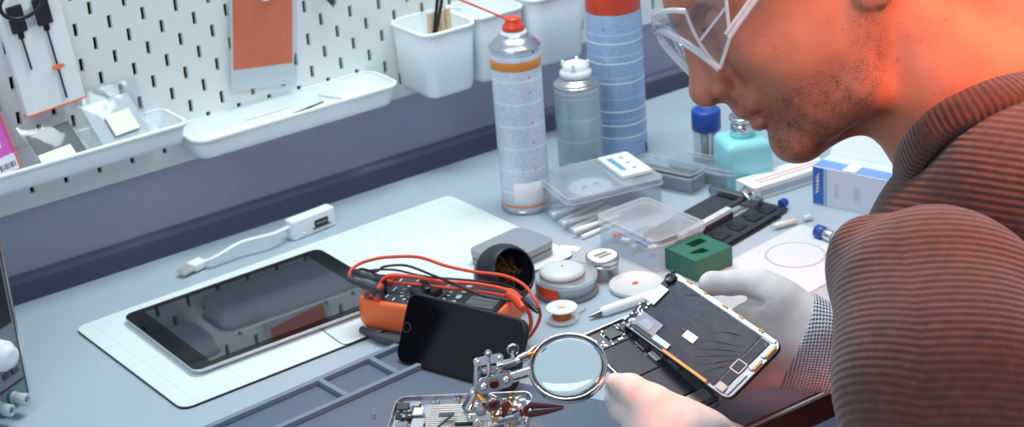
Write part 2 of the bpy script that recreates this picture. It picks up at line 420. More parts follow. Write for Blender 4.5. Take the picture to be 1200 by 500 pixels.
# ------------------------------------------------------------------ mat, tablet
T_ = Matrix.Translation((.01195, -.26293, 0)) @ Matrix.Rotation(.0338, 4, 'Z')
t = thing('magnetic_mat', 'white gridded work mat with dark edge under the tablet', 'mat', M_=T_)
MB().box(-.2421, .2421, -.1202, .1202, 0, .0020, 0, .012).build('dark_base', 'blackm', t)
m, nt, b = mk('mat_grid'); L = nt.links
b.inputs['Roughness'].default_value = .35
tc = nt.nodes.new('ShaderNodeTexCoord'); sp = nt.nodes.new('ShaderNodeSeparateXYZ'); L.new(tc.outputs['Object'], sp.inputs[0])
fac = None
for ax, off in (('X', .009), ('Y', .012)):
    a = nt.nodes.new('ShaderNodeMath'); a.operation = 'ADD'; a.inputs[1].default_value = off+8; L.new(sp.outputs[ax], a.inputs[0])
    pp = nt.nodes.new('ShaderNodeMath'); pp.operation = 'PINGPONG'; pp.inputs[1].default_value = .028; L.new(a.outputs[0], pp.inputs[0])
    lt = nt.nodes.new('ShaderNodeMath'); lt.operation = 'LESS_THAN'; lt.inputs[1].default_value = .0003; L.new(pp.outputs[0], lt.inputs[0])
    if fac is None: fac = lt
    else:
        mxm = nt.nodes.new('ShaderNodeMath'); mxm.operation = 'MAXIMUM'; L.new(fac.outputs[0], mxm.inputs[0]); L.new(lt.outputs[0], mxm.inputs[1]); fac = mxm
mx = nt.nodes.new('ShaderNodeMix'); mx.data_type = 'RGBA'; mx.inputs[6].default_value = lin((224, 232, 230)); mx.inputs[7].default_value = lin((196, 204, 208))
L.new(fac.outputs[0], mx.inputs[0]); L.new(mx.outputs[2], b.inputs['Base Color'])
MB().box(-.2421, .2421, -.1202, .1202, .0021, .0032, .0004, .012).build('white_sheet', m, t)
inv = T_.inverted()
pp = [inv @ on(*q, .0034) for q in ((372, 381), (384, 391), (395, 399), (402, 403), (410, 402), (432, 393))]
MB().tube(spline(pp, 5), .0005).build('grid_marker', 'dgrey', t)
# tablet
T_ = Matrix.Translation((-.0688, -.2586, .0034)) @ Matrix.Rotation(.0109, 4, 'Z')
t = thing('tablet', 'black-fronted tablet with silver back lying on the white mat', 'tablet', M_=T_)
m = MB(); oo = lambda i: rrect(-.120+i, .120-i, -.08475+i, .08475-i, .011-min(i, .008), 8)
m.loops([[(x, y, 0) for x, y in oo(.009)], [(x, y, .0012) for x, y in oo(.004)], [(x, y, .0032) for x, y in oo(.0012)], [(x, y, .0056) for x, y in oo(0)], [(x, y, .0066) for x, y in oo(0)], [(x, y, .0069) for x, y in oo(.0005)]])
m.build('back_shell', mat('tablet_alu', (214, 214, 222), .3, .6), t)
MB().box(-.1192, .1192, -.0840, .0840, .00692, .0076, .0003, .0103).build('glass_front', mat('bezel_glass', (10, 11, 16), .06, spec=.3), t)
MB().box(-.0985, .0985, -.0745, .0745, .00762, .00768).build('screen', mat('dark_screen', (26, 32, 46), .03, spec=1.0, ior=1.9), t)
# ------------------------------------------------------------------ USB hub
t = thing('usb_adapter', 'white USB hub block with short cable and plug behind the tablet', 'adapter', on(345, 283))
t.rotation_euler = (0, 0, rad(6))
MB().box(0, .060, 0, .016, .0005, .0235, .0015, .003).build('block', 'plast2', t)
MB().box(.030, .049, -.0006, .0002, .0075, .0155, 0).build('port', 'blackm', t)
MB().box(.0315, .0475, -.0007, -.0004, .010, .0125, 0).build('port_tongue', 'steel', t)
MB().box(.0275, .0515, -.0012, .0001, .0058, .0072, .0002).build('port_flap', 'dgrey', t)
MB().ball((.014, 0, .005), (.0022, .0012, .0022), n=8).build('button', 'plast', t)
iv = Matrix.LocRotScale(on(345, 283), t.rotation_euler, None).inverted()
cpts = [iv @ p for p in (on(347, 262)+Vector((0, 0, 0)), )]
p0 = Vector((0, .008, .016)); wp = [iv @ (on(322, 291)+Vector((0, 0, .018))), iv @ (on(285, 301)+Vector((0, 0, .018))), iv @ (on(255, 312)+Vector((0, 0, .012))), iv @ (on(238, 315)+Vector((0, 0, .008)))]
MB().tube(spline([p0]+wp, 8), .0021, sx=1.3).build('cable', 'plast2', t)
a = iv @ (on(239, 312)+Vector((0, 0, .0065))); b_ = iv @ (on(217, 323)+Vector((0, 0, .006)))
d_ = (b_-a).normalized(); Tp = frame(a, d_, Vector((-d_.y, d_.x, 0)))
MB().box(0, .018, -.0078, .0078, -.004, .004, .0012, .002, T=Tp).build('plug_body', 'plast2', t)
MB().box(.0181, .034, -.0062, .0062, -.0023, .0023, .0003, .0, T=Tp).build('plug_metal', mat('plug_shell', (214, 212, 200), .35, .6), t)
# ------------------------------------------------------------------ silicone organizer mat with pockets
def organizer():
    t = thing('silicone_mat', 'grey silicone repair mat with recessed pockets at the front', 'mat', (0, 0, 0))
    out = [(-.46, -.462), (.0, -.4235), (.022, -.500), (.045, -.5694), (.0865, -.660), (.088, -.77), (-.46, -.77)]
    out = out[::-1]
    a = (Vector((-.011, -.4238))-Vector((-.2092, -.4401))).normalized(); ang = math.atan2(a.y, a.x)
    base = MB(); base.prism(out, .0, .0016, .0002); base.build('mat_sheet', 'silicone', t)
    R = Matrix.Translation((-.2092, -.4401, 0)) @ Matrix.Rotation(ang, 4, 'Z')
    m = MB(); h0, h1 = .0017, .0070
    W = .2085   # far edge length from the local origin
    def rib(x0, x1, y0, y1): m.box(x0, x1, y0, y1, h0, h1, .0005, .0008, T=R)
    rib(-.25, W, -.0065, 0)                 # far rib
    rib(-.25, W+.012, -.0560, -.0500)         # second rib
    for x in (-.22, -.155, -.0485+.0, .1055-.0, .1660):
        rib(x, x+.0062, -.0499, -.0066)
    rib(.2085-.006, .2085, -.0499, -.0066)
    m.build('raised_rims', 'siliconerib', t)
    # fine beads in the work area
    return t
organizer()
random.seed(3)
for i in range(26):
    px, py = random.uniform(330, 560), random.uniform(440, 495)
    if py < 500-(px-356)*.46+10: continue
    q = on(px, py, .0016); r = random.uniform(.0004, .0008)
    o = MB().ball((0, 0, 0), (r, r*.8, r*.6), n=4).build('solder_crumb', 'lgrey', None, q+Vector((0, 0, r*.6)))
    tag(o, 'tiny pale solder crumb on the grey silicone mat', 'crumb', 'solder crumbs on the silicone mat')
o = MB().lathe([(.0004, 0), (.0006, .004), (.0014, .0042), (.0014, .0052), (.0008, .0056)], 10).build('tiny_screw', 'chrome', None, on(439, 489, .0018)); tag(o, 'tiny steel screw standing on the grey silicone mat', 'screw')

# dark pad at the front edge of the bench, below the hands
m = MB(); x0_, x1_ = .150, .420
m.prism([(x0_-.03, -.772), (x1_, -.772), (x1_, -.648), (x0_, -.648)], .0002, .0022, .0004)
tag(m.build('bench_pad', mat('plum_vinyl', (92, 50, 58), .32)), 'dark plum red pad lying along the front edge of the bench under the hands', 'pad')
# ------------------------------------------------------------------ multimeter
MA = rad(-60)
mo = Vector((-.0175, -.366, 0.0052))
T_ = Matrix.Translation(mo) @ Matrix.Rotation(MA, 4, 'Z')
t = thing('multimeter', 'orange and black multimeter with coiled test leads behind the leaning phone', 'multimeter', M_=T_)
LN, WD, HT = .160, .072, .033
def oo(i, r=.016): return rrect(i, LN-i, i, WD-i, max(.004, r-i), 7)
m = MB()
m.loops([[(x, y, 0) for x, y in oo(.008)], [(x, y, .002) for x, y in oo(.003)], [(x, y, .008) for x, y in oo(.0)], [(x, y, HT-.004) for x, y in oo(0)],
         [(x, y, HT) for x, y in oo(.002)], [(x, y, HT+.0012) for x, y in oo(.0045)], [(x, y, HT-.002) for x, y in oo(.0068)]])
m.build('rubber_holster', 'orange', t)
FZ = HT-.0005
MB().prism(oo(.0072, .012), HT-.0018, FZ+.0008, .0004).build('face_plate', mat('meter_face', (46, 50, 62), .4), t)
m = MB(); m.lathe([(.0225, 0), (.0225, .0012), (.0205, .0016), (.0200, .0004)], 40, T=Matrix.Translation((.066, WD/2, FZ+.0009))); m.build('dial_ring', 'dgrey', t)
m = MB(); m.lathe([(.0165, 0), (.0165, .005), (.0150, .0062)], 36, T=Matrix.Translation((.066, WD/2, FZ+.001)))
m.box(-.0035, .0035, -.0165, .0165, .0064, .0125, .001, .002, T=Matrix.Translation((.066, WD/2, FZ+.001)) @ Matrix.Rotation(rad(35), 4, 'Z'))
m.build('dial', 'black', t)
m = MB()
for i in range(20):
    if 3 < i % 20 < 5: continue
    a = 2*PI*i/20
    m.box(.0235, .0270, -.0007, .0007, 0, .0003, T=Matrix.Translation((.066, WD/2, FZ+.001)) @ Matrix.Rotation(a, 4, 'Z'))
for x, y, w in ((.030, .014, .006), (.030, .030, .008), (.026, .052, .006), (.040, .010, .005), (.044, .056, .005)):
    m.box(x, x+.0012, y, y+w, FZ+.001, FZ+.0013)
m.build('dial_markings', 'white', t)
MB().box(.112, .152, .014, WD-.014, FZ+.0009, FZ+.0022, .0005, .002).build('display_bezel', 'black', t)
MB().box(.116, .148, .018, WD-.018, FZ+.0023, FZ+.0026).build('display', mat('lcd_grey', (92, 100, 104), .08, ior=1.7), t)
for i, (x, y, mt) in enumerate(((.104, .020, 'lgrey'), (.104, .034, 'lgrey'), (.104, .048, 'cream'), (.104, .058, 'lgrey'))):
    MB().box(x-.003, x+.003, y-.0045, y+.0045, FZ+.0009, FZ+.0034, .0008, .0025).build('button', mt, t)
for i, y in enumerate((.014, .029, .044, .058)):
    o = MB().lathe([(.0052, 0), (.0052, .0022), (.0034, .0024), (.0030, .0004)], 20, T=Matrix.Translation((.018, y, FZ+.0009))).build('socket', 'redor' if i != 1 else 'black', t)
MB().box(.03, .13, .02, WD-.02, -.0045, -.0003, .0008).build('rear_stand', 'dgrey', t)
# probe plugs standing in the sockets, cables going away
def plug(pts, lb, capm):
    P = [on(*q) for q in pts]; t = thing('test_plug', lb, 'plug', P[0]); I = Matrix.Translation(-P[0])
    MB().tube([I @ p for p in spline(P, 4)], [.0052]*4+[.0062]*4+[.0060]*4+[.0046]*4+[.0032]*5, 14).build('moulded_body', 'dgrey', t)
    q = I @ P[1]; MB().lathe([(.0052, .0040), (.0050, .0072), (.0030, .0078)], 18, T=Matrix.Translation(q)).build('top_disc', capm, t)
    MB().lathe([(.0042, -.010), (.0046, -.002), (.0046, .003)], 16, T=Matrix.Translation(I @ P[0])).build('collar', capm if capm != 'black' else 'black', t)
plug([(443, 349, .041), (444, 341, .047), (437, 336, .052), (424, 331, .056), (413, 328, .058), (409, 326, .058)], 'grey test plug with orange top in the near meter socket', 'redor')
plug([(448, 339, .041), (448, 331, .047), (440, 327, .053), (430, 323, .056), (421, 320, .058), (417, 318, .058)], 'grey test plug with black top in the second meter socket', 'black')
# leads: traced in the picture, at real heights above the bench
def lead(pts, r, mt, lb, nm='test_lead'):
    P = [on(x, y, z) for x, y, z in pts]
    return tag(MB().tube(spline(P, 8), r, 10).build(nm, mt), lb, 'cable')
lead([(409, 326, .058), (411, 317, .063), (421, 309, .066), (436, 304, .067), (455, 301, .068), (490, 301, .067), (522, 311, .063), (554, 318, .060), (591, 323, .057), (614, 334, .053), (628, 353, .046), (633, 371, .032), (624, 390, .014), (616, 398, .006)], .0017, 'redcable', 'red test lead arching highest over the multimeter')
lead([(444, 332, .050), (450, 326, .054), (460, 323, .056), (484, 324, .055), (518, 330, .053), (554, 332, .052), (591, 339, .050), (610, 350, .046), (621, 369, .034), (621, 385, .018), (612, 394, .006)], .0021, 'redcable', 'thicker red test lead lying across the multimeter top')
lead([(452, 330, .045), (486, 333, .045), (540, 339, .045), (585, 345, .045), (604, 352, .044)], .0015, 'redcable', 'short lower red lead along the back edge of the meter')
lead([(417, 318, .058), (424, 315, .061), (440, 318, .062), (451, 312, .064), (476, 311, .064), (504, 321, .060), (536, 334, .056), (564, 346, .053), (596, 352, .051), (633, 362, .046)], .0013, 'black', 'thin black test lead crossing the meter face diagonally')
lead([(419, 324, .055), (432, 317, .059), (462, 316, .058), (500, 324, .050), (560, 329, .048), (596, 335, .048), (612, 344, .050)], .0012, 'black', 'thin black lead looping behind the red leads')
tie = MB().tube([on(596, 344, .054), on(607, 352, .052), on(614, 362, .050)], [.005, .006, .004], 10).build('cable_tie', 'redor'); tag(tie, 'orange rubber clip gathering the test leads', 'clip')
o = MB().tube([on(612, 350, .056), on(622, 358, .054), on(630, 366, .052)], [.0022, .0032, .0014], 10).build('black_clip', 'black'); tag(o, 'black plastic strap end sticking out beside the orange clip', 'clip')
o = MB().tube([on(424, 386, .006), on(446, 396, .006), on(470, 402, .006)], [.004, .0052, .0046], 12).build('probe_handle', 'dgrey'); tag(o, 'dark grey probe handle poking out under the orange meter', 'probe')
# ------------------------------------------------------------------ leaning phone
b0 = on(462, 423, .0026); u = Vector((.3315, -.9434, 0)); n = Vector((.9434, .3315, 0)); a = rad(62)
v = Vector((0, 0, 1))*math.sin(a)+n*math.cos(a)
T_ = frame(b0, u, v)
t = thing('smartphone', 'black smartphone leaning on its side against the orange multimeter', 'phone', M_=T_)
def slab(name, w, h, th, r, mt, z0, ins=0, b=.001):
    return MB().box(ins, w-ins, ins, h-ins, z0, z0+th, b, r-ins)
slab('', .1436, .0709, .0077, .012, '', -.0077, 0, .0022).build('case_body', 'blackm', t)
MB().box(.0006, .143, .0006, .0703, -.0025, -.0006, .0006, .0115).build('metal_band', mat('graphite_band', (70, 72, 82), .25, .8), t)
MB().box(.0018, .1418, .0018, .0691, .0001, .0007, .0004, .010).build('front_glass', mat('phone_black_glass', (10, 10, 14), .07), t)
MB().box(.012, .130, .0050, .0659, .00075, .0008).build('screen', mat('phone_screen', (13, 13, 18), .05), t)
MB().lathe([(.0050, 0), (.0050, .00012), (.0044, .00012), (.0044, .0)], 28, cap=False, T=Matrix.Translation((.0068, .0354, .00072))).build('home_button', 'dgrey', t)
MB().box(.134, .1348, .030, .041, .00075, .0009).build('earpiece_slot', 'dgrey', t)
# ------------------------------------------------------------------ cup with brass wool
R_ = .0320; ax = (Vector(RT)*.50+Vector(UP)*.22-Vector(FW)*.84).normalized()
C0 = on(591, 321, R_+.001)
T_ = frame(C0, ax.cross(Vector((0, 0, 1))), ax.cross(ax.cross(Vector((0, 0, 1))))) ; zc = T_.to_3x3() @ Vector((0, 0, 1))
if zc.dot(ax) < 0: T_ = T_ @ Matrix.Rotation(PI, 4, 'X')
t = thing('tip_cleaner_cup', 'round black cup tipped towards the viewer holding brass wool', 'cup', M_=T_)
prof = []
for i in range(13):
    th = PI-(PI-rad(50))*i/12; prof.append((max(.0005, R_*math.sin(th)), R_*math.cos(th)))
r1 = R_*math.sin(rad(50)); z1 = R_*math.cos(rad(50))
prof += [(r1-.0006, z1+.0008), (r1-.0018, z1+.0006)]
for i in range(9):
    th = rad(52)+(PI*.62)*i/8; prof.append((max(.0005, (R_-.0022)*math.sin(th)), (R_-.0022)*math.cos(th)))
MB().lathe(prof, 44, cap=False).build('bowl', mat('cup_black', (34, 36, 44), .36), t)
random.seed(5); m = MB()
for k in range(150):
    a0, r0, z0 = random.uniform(0, 2*PI), random.uniform(.002, .017), random.uniform(-.012, .006)
    p = [(r0*math.cos(a0), r0*math.sin(a0), z0)]; dr = [random.uniform(-1, 1) for _ in range(3)]
    for s in range(7):
        dr = [d*.6+random.uniform(-1, 1)*.8 for d in dr]
        q = [p[-1][i]+dr[i]*.0024 for i in range(3)]
        rr = math.hypot(q[0], q[1])
        if rr > .019: q[0] *= .019/rr; q[1] *= .019/rr
        q[2] = min(.009, max(-.02, q[2])); p.append(tuple(q))
    m.tube(p, .0003, 4, cap=False)
o = m.build('brass_wool', mat('brass_wool', (190, 128, 76), .35, 1), t); o['kind'] = 'stuff'
# ------------------------------------------------------------------ grey tin
T_ = Matrix.Translation((.2005, -.3352, 0)) @ Matrix.Rotation(rad(8), 4, 'Z')
t = thing('flat_tin', 'flat grey metal tin with rounded corners behind the black cup', 'tin', M_=T_)
MB().box(-.0385, .0385, -.029, .029, 0, .0115, .0015, .010).build('box_body', mat('tin_grey', (142, 150, 158), .38, .5), t)
MB().box(-.0392, .0392, -.0297, .0297, .0122, .0205, .0016, .0105).build('hinged_lid', mat('tin_lid', (158, 166, 172), .4, .4), t)
# white flap of paper behind
o = MB().box(-.012, .012, -.006, .006, 0, .0016, .0003, T=Matrix.Translation(on(667, 292, 0)) @ Matrix.Rotation(rad(-58), 4, 'Z')).build('paper_scrap', 'white'); tag(o, 'small white paper scrap right of the grey tin', 'paper')
# ------------------------------------------------------------------ stacked round containers
c = on(665, 341, 0); K_ = 1.10
t = thing('solder_wick_reel', 'wide clear reel of grey braid with an orange label, bottom of the stack', 'reel', c)
MB().lathe([(q*K_, z) for q, z in ((.0290, 0), (.0300, .001), (.0300, .0035), (.0280, .0042), (.0240, .0044), (.0240, .0155), (.0280, .0158), (.0300, .0165), (.0300, .0195), (.0290, .0205), (.008, .0207))], 44).build('reel_body', 'clearlid', t)
MB().lathe([(q*K_, z) for q, z in ((.0238, .0046), (.0262, .005), (.0262, .0152), (.0238, .0154))], 40).build('wound_braid', 'lgrey', t)
MB().lathe([(q*K_, z) for q, z in ((.0282, .0001), (.0302, .0003), (.0302, .0010), (.0282, .001))], 40).build('base_ring', 'dgrey', t)
m = MB(); L = [[((.0325+dr)*math.cos(a), (.0325+dr)*math.sin(a), z) for a in [rad(-215+i*6) for i in range(13)]] for dr, z in ((.0008, .0045), (.0010, .0050), (.0010, .0160), (.0008, .0165))]
m.loops(L, closed=False, cap0=False, cap1=False); m.build('orange_label', 'redor', t)
t = thing('frosted_disc', 'frosted white disc with a copper ring on top of the clear reel', 'disc', c+Vector((-.003, .003, .0208)))
MB().lathe([(q*1.17, z*1.2) for q, z in ((.0190, 0), (.0205, .0008), (.0205, .0030), (.0170, .0052), (.006, .0060), (.001, .0058))], 40).build('disc', mat('frosted_disc', (214, 214, 214), .4, trans=0), t)
MB().lathe([(q*1.17, z*1.2) for q, z in ((.0150, .0001), (.0209, .0003), (.0209, .0009), (.015, .001))], 40).build('copper_ring', mat('copper_print', (196, 124, 100), .45), t)
MB().lathe([(.0015, 0), (.0012, .0006)], 12, T=Matrix.Translation((.002, .002, .0071))).build('centre_dot', 'grey', t)
# flux tin
c = on(707, 323, 0)
t = thing('flux_tin', 'small silver tin with white lid and green print beside the stacked reel', 'tin', c)
MB().lathe([(.0160, 0), (.0168, .0008), (.0168, .0140), (.0174, .0146), (.0174, .0168), (.0166, .0172), (.0166, .0180)], 40).build('tin_body', 'silver', t)
MB().lathe([(.0172, .0182), (.0180, .0186), (.0180, .0240), (.0172, .0248), (.0162, .0246), (.001, .0244)], 40).build('tin_lid', 'silver', t)
MB().lathe([(.0158, .0246), (.0156, .0250)], 32).build('lid_label', 'white', t)
m = MB(); m.box(-.009, .008, .0010, .0040, .0251, .0253); m.box(-.008, .009, -.006, -.0035, .0251, .0253); m.build('green_print', 'green', t)
MB().box(-.010, .010, -.0020, -.0008, .0251, .0253).build('gold_stripe', 'gold', t)
# white dish
c = on(746, 337, 0)
t = thing('plastic_lid_dish', 'flat round white plastic dish lid left of the green block', 'dish', c)
MB().lathe([(.0262, 0), (.0284, .0012), (.0288, .0056), (.0280, .0062), (.0270, .0058), (.0260, .0046), (.001, .0044)], 44).build('dish', mat('milky_dish', (208, 214, 218), .4), t)
m = MB(); m.tube([(.003*math.cos(i*.6), .002*math.sin(i*.6)+.002, .0052) for i in range(12)], .0006, 6); m.build('copper_bit', 'copper', t)
# copper wire spool
c = on(659, 374, 0)
t = thing('wire_spool', 'small white spool of copper wire in front of the reel stack', 'spool', c)
MB().lathe([(.0155, 0), (.0160, .0005), (.0160, .0014), (.0155, .0018), (.0075, .0019), (.0070, .0125), (.0155, .0127), (.0162, .0131), (.0162, .0141), (.0155, .0146), (.0045, .0146), (.0042, .0105), (.001, .0104)], 40).build('spool_body', 'plast2', t)
m = MB(); prof = []
for i in range(14): prof += [(.0092, .0020+i*.00076), (.0098, .0020+i*.00076+.00038)]
m.lathe(prof, 36); m.build('copper_winding', 'copper', t)
MB().tube(spline([(.0095, .002, .004), (.016, -.004, .003), (.024, -.002, .0012), (.032, .002, .001)], 5), .0004, 6).build('loose_wire_end', 'copper', t)
# dispensing tip / pen
a, b_ = on(690, 371, .004), on(765, 345, .006)
T_ = aimz(a, b_)
t = thing('flux_pen', 'translucent white pen with a metal cone tip pointing at the copper spool', 'pen', M_=T_)
Ln = (b_-a).length
MB().lathe([(.0008, 0), (.0020, .004), (.0036, .013), (.0036, .014)], 20).build('metal_tip', 'steel', t)
MB().lathe([(.0038, .0142), (.0050, .017), (.0056, .022), (.0056, Ln), (.0045, Ln+.002)], 20).build('barrel', 'plast2', t)
# ------------------------------------------------------------------ aerosol cans
def printed(name, base, ink, red=None, zs=70, dens=.5):
    m, nt, b = mk(name); L = nt.links
    tc = nt.nodes.new('ShaderNodeTexCoord')
    mp = nt.nodes.new('ShaderNodeMapping'); mp.inputs['Scale'].default_value = (1, 1, 3.4)
    L.new(tc.outputs['Object'], mp.inputs[0])
    n = nt.nodes.new('ShaderNodeTexNoise'); n.inputs['Scale'].default_value = 260; n.inputs['Detail'].default_value = 2; L.new(mp.outputs[0], n.inputs['Vector'])
    cr = nt.nodes.new('ShaderNodeValToRGB'); cr.color_ramp.elements[0].position = dens; cr.color_ramp.elements[0].color = lin(base)
    cr.color_ramp.elements[1].position = dens+.08; cr.color_ramp.elements[1].color = lin(ink); L.new(n.outputs['Fac'], cr.inputs[0])
    # paragraph breaks: plain bands every few centimetres
    sp = nt.nodes.new('ShaderNodeSeparateXYZ'); L.new(tc.outputs['Object'], sp.inputs[0])
    pp = nt.nodes.new('ShaderNodeMath'); pp.operation = 'PINGPONG'; pp.inputs[1].default_value = .0135; L.new(sp.outputs['Z'], pp.inputs[0])
    gt = nt.nodes.new('ShaderNodeMath'); gt.operation = 'GREATER_THAN'; gt.inputs[1].default_value = .0012; L.new(pp.outputs[0], gt.inputs[0])
    mx = nt.nodes.new('ShaderNodeMix'); mx.data_type = 'RGBA'; mx.inputs[6].default_value = lin(tuple(min(255, c+14) for c in base))
    L.new(gt.outputs[0], mx.inputs[0]); L.new(cr.outputs[0], mx.inputs[7]); L.new(mx.outputs[2], b.inputs['Base Color'])
    b.inputs['Roughness'].default_value = .32; b.inputs['Metallic'].default_value = .15
    return m
c = on(617, 241, 0)
t = thing('spray_can', 'tall white spray can with orange band and red straw nozzle', 'spray can', c)
R0 = .0290; H0 = .196
MB().lathe([(R0-.002, 0), (R0, .0015), (R0, .004), (R0-.0012, .005)], 44).build('bottom_rim', 'silver', t)
m_can1 = printed('can_print_white', (208, 218, 232), (190, 200, 220))
MB().lathe([(R0-.0008, .0051), (R0-.0006, .006), (R0-.0006, H0-.001), (R0-.0012, H0)], 48).build('can_body', m_can1, t)
MB().lathe([(R0-.0003, H0-.022), (R0, H0-.0218), (R0, H0-.0115), (R0-.0003, H0-.0113)], 48).build('orange_band', 'oband', t)
MB().lathe([(R0-.0004, .0085), (R0-.0001, .0087), (R0-.0001, .0112), (R0-.0004, .0114)], 48).build('orange_bottom_line', 'oband', t)
MB().lathe([(R0-.001, H0), (R0+.0004, H0+.0008), (R0+.0004, H0+.0022), (R0-.0015, H0+.0032), (R0-.005, H0+.008), (R0-.0105, H0+.0125), (R0-.0125, H0+.0130), (R0-.0125, H0+.0150), (R0-.0145, H0+.0158), (.004, H0+.0135)], 48).build('metal_dome', 'silver', t)
MB().lathe([(.0142, H0+.0140), (.0150, H0+.0150), (.0146, H0+.0180), (.0110, H0+.0195), (.0100, H0+.0215)], 36).build('white_collar', 'plast2', t)
MB().lathe([(.0125, H0+.0200), (.0132, H0+.0215), (.0118, H0+.0250), (.0088, H0+.0280), (.0090, H0+.0320), (.0078, H0+.0338), (.001, H0+.0333)], 28).build('nozzle', 'redor', t)
MB().tube([(-.002, 0, H0+.0300), (-.020, .020, H0+.0420), (-.055, .052, H0+.0640)], .0013, 8).build('straw', 'redcable', t)
for k, z in enumerate((.055, .088, .112, .148, .166)):
    MB().lathe([(.0012, 0), (.0010, .0003)], 10, T=Matrix.Rotation(rad(-95), 4, 'Z') @ Matrix.Translation((R0-.0006, 0, z)) @ Matrix.Rotation(rad(90), 4, 'Y')).build('red_mark', 'redcable', t)
MB().box(-.0006, .0006, 0, .0006, 0, .006, T=Matrix.Rotation(rad(-80), 4, 'Z') @ Matrix.Translation((R0-.0004, 0, H0-.004))).build('dark_notch', 'blackm', t)
m = MB(); L_ = [[((R0+dr)*math.cos(a), (R0+dr)*math.sin(a), z) for a in [rad(-150+i*6) for i in range(13)]] for dr, z in ((-.0003, .014), (.0000, .0142), (.0000, .040), (-.0003, .0402))]
m.loops(L_, closed=False, cap0=False, cap1=False); m.build('plain_label', 'white', t)
m = MB(); m.tube([Matrix.Rotation(rad(-66+q*2.5), 4, 'Z') @ Vector((R0+.0001, 0, .031+.006*math.sin(q*.5))) for q in range(-6, 7)], .0007, 6); m.build('blue_logo_arc', 'blueprint', t)
# translucent spray bottle, white actuator
c = on(682, 207, 0)
t = thing('spray_can', 'shorter grey-green spray can with white spray head between the tall cans', 'spray can', c)
R0 = .0272; H0 = .118
MB().lathe([(R0-.002, 0), (R0, .0015), (R0, .0040), (R0-.001, .005)], 44).build('bottom_rim', 'silver', t)
MB().lathe([(R0-.0006, .0051), (R0-.0003, .006), (R0-.0003, H0-.009)], 48).build('can_body', printed('can_print_grey', (172, 192, 198), (158, 178, 186), dens=.52), t)
MB().lathe([(R0-.0004, H0-.0089), (R0-.0001, H0-.0085), (R0-.0001, H0-.001), (R0-.001, H0)], 48).build('pale_band', 'lgrey', t)
MB().lathe([(R0-.0012, H0), (R0+.0003, H0+.0008), (R0+.0003, H0+.0024), (R0-.0020, H0+.0032), (R0-.003, H0+.0025), (R0-.006, H0+.0075), (R0-.0095, H0+.0100), (.005, H0+.0100)], 48).build('metal_dome', 'silver', t)
o = MB().lathe([(.0160, H0+.0102), (.0188, H0+.0115), (.0190, H0+.0165), (.0165, H0+.0190), (.0150, H0+.0215), (.0150, H0+.0260), (.0090, H0+.0285), (.001, H0+.0280)], 36).build('spray_head', 'plast2', t)
for k in range(4):
    MB().box(-.002, .002, .0125, .0165, H0+.0235, H0+.0295, .0006, T=Matrix.Rotation(rad(45+90*k), 4, 'Z')).build('lug', 'plast2', o)
# big can, orange cap
c = on(727, 178, 0)
t = thing('spray_can', 'tallest blue-white spray can with a wide orange cap', 'spray can', c)
R0 = .0345; H0 = .186
MB().lathe([(R0-.002, 0), (R0, .0015), (R0, .0045), (R0-.001, .0055)], 48).build('bottom_rim', 'steel', t)
MB().lathe([(R0-.0006, .0056), (R0-.0003, .0065), (R0-.0003, H0-.003), (R0-.0015, H0)], 52).build('can_body', printed('can_print_blue', (164, 188, 218), (146, 170, 206), dens=.5), t)
m = MB()
for z in (.030, .046, .064, .100, .125, .150): m.lathe([(R0-.0005, z), (R0+.0001, z+.0004), (R0+.0001, z+.0012), (R0-.0005, z+.0016)], 52, cap=False)
m.build('white_rules', 'plast', t)
MB().lathe([(R0-.0016, H0+.0002), (R0-.0012, H0+.001), (R0-.0012, H0+.052), (R0-.004, H0+.058), (R0-.012, H0+.061), (.001, H0+.0615)], 48).build('cap', 'redor', t)
for z in (.128, .150, .170):
    MB().lathe([(.0013, 0), (.0010, .0003)], 10, T=Matrix.Rotation(rad(-150), 4, 'Z') @ Matrix.Translation((R0-.0004, 0, z)) @ Matrix.Rotation(rad(90), 4, 'Y')).build('red_mark', 'redcable', t)
for a_ in (-60, -118):
    MB().box(-.0012, .0012, 0, .0005, 0, .010, T=Matrix.Rotation(rad(a_), 4, 'Z') @ Matrix.Translation((R0-.0002, 0, .006))).build('dark_notch', 'blackm', t)
# ------------------------------------------------------------------ clear storage boxes
def clearbox(name, label, ctr, ang, w, d, h, lid=.008, lm='clearlid', bm='clear', th=.0014, latch=True):
    t = thing(name, label, 'box', (ctr[0], ctr[1], 0), rad(ang))
    o = lambda i: rrect(-w/2+i, w/2-i, -d/2+i, d/2-i, max(.002, .006-i), 5)
    hb = h-lid; m = MB()
    m.loops([[(x, y, 0) for x, y in o(.001)], [(x, y, .001) for x, y in o(0)], [(x, y, hb) for x, y in o(0)], [(x, y, hb) for x, y in o(th)], [(x, y, th) for x, y in o(th)]], smooth=False)
    m.build('tray', bm, t)
    m = MB()
    m.loops([[(x, y, hb+.0004) for x, y in o(-.0012)], [(x, y, h-.0012) for x, y in o(-.0012)], [(x, y, h) for x, y in o(0)], [(x, y, h) for x, y in o(.0045)], [(x, y, h-.0010) for x, y in o(.0052)]], cap0=False, smooth=False)
    m.build('lid', lm, t)
    m = MB()
    for zz, ii in ((hb+.0008, -.0016), (h-.0004, -.0006), (.0012, -.0002)):
        P_ = [Vector((x, y, zz)) for x, y in o(ii)]; m.tube(P_+[P_[0]], .00055, 6)
    m.build('moulded_edges', 'boxedge', t)
    if latch: MB().box(w/2+.0013, w/2+.0034, -.007, .007, h*.35, h-.001, .0005).build('latch', lm, t)
    for s in (-.3, .3): MB().box(w*s-.004, w*s+.004, d/2+.0013, d/2+.0030, h-lid-.001, h-.003, .0005).build('hinge', lm, t)
    return t
tA = clearbox('storage_box', 'clear plastic box with white control panel on its lid behind the swabs', (.357, -.290), -12, .118, .092, .042)
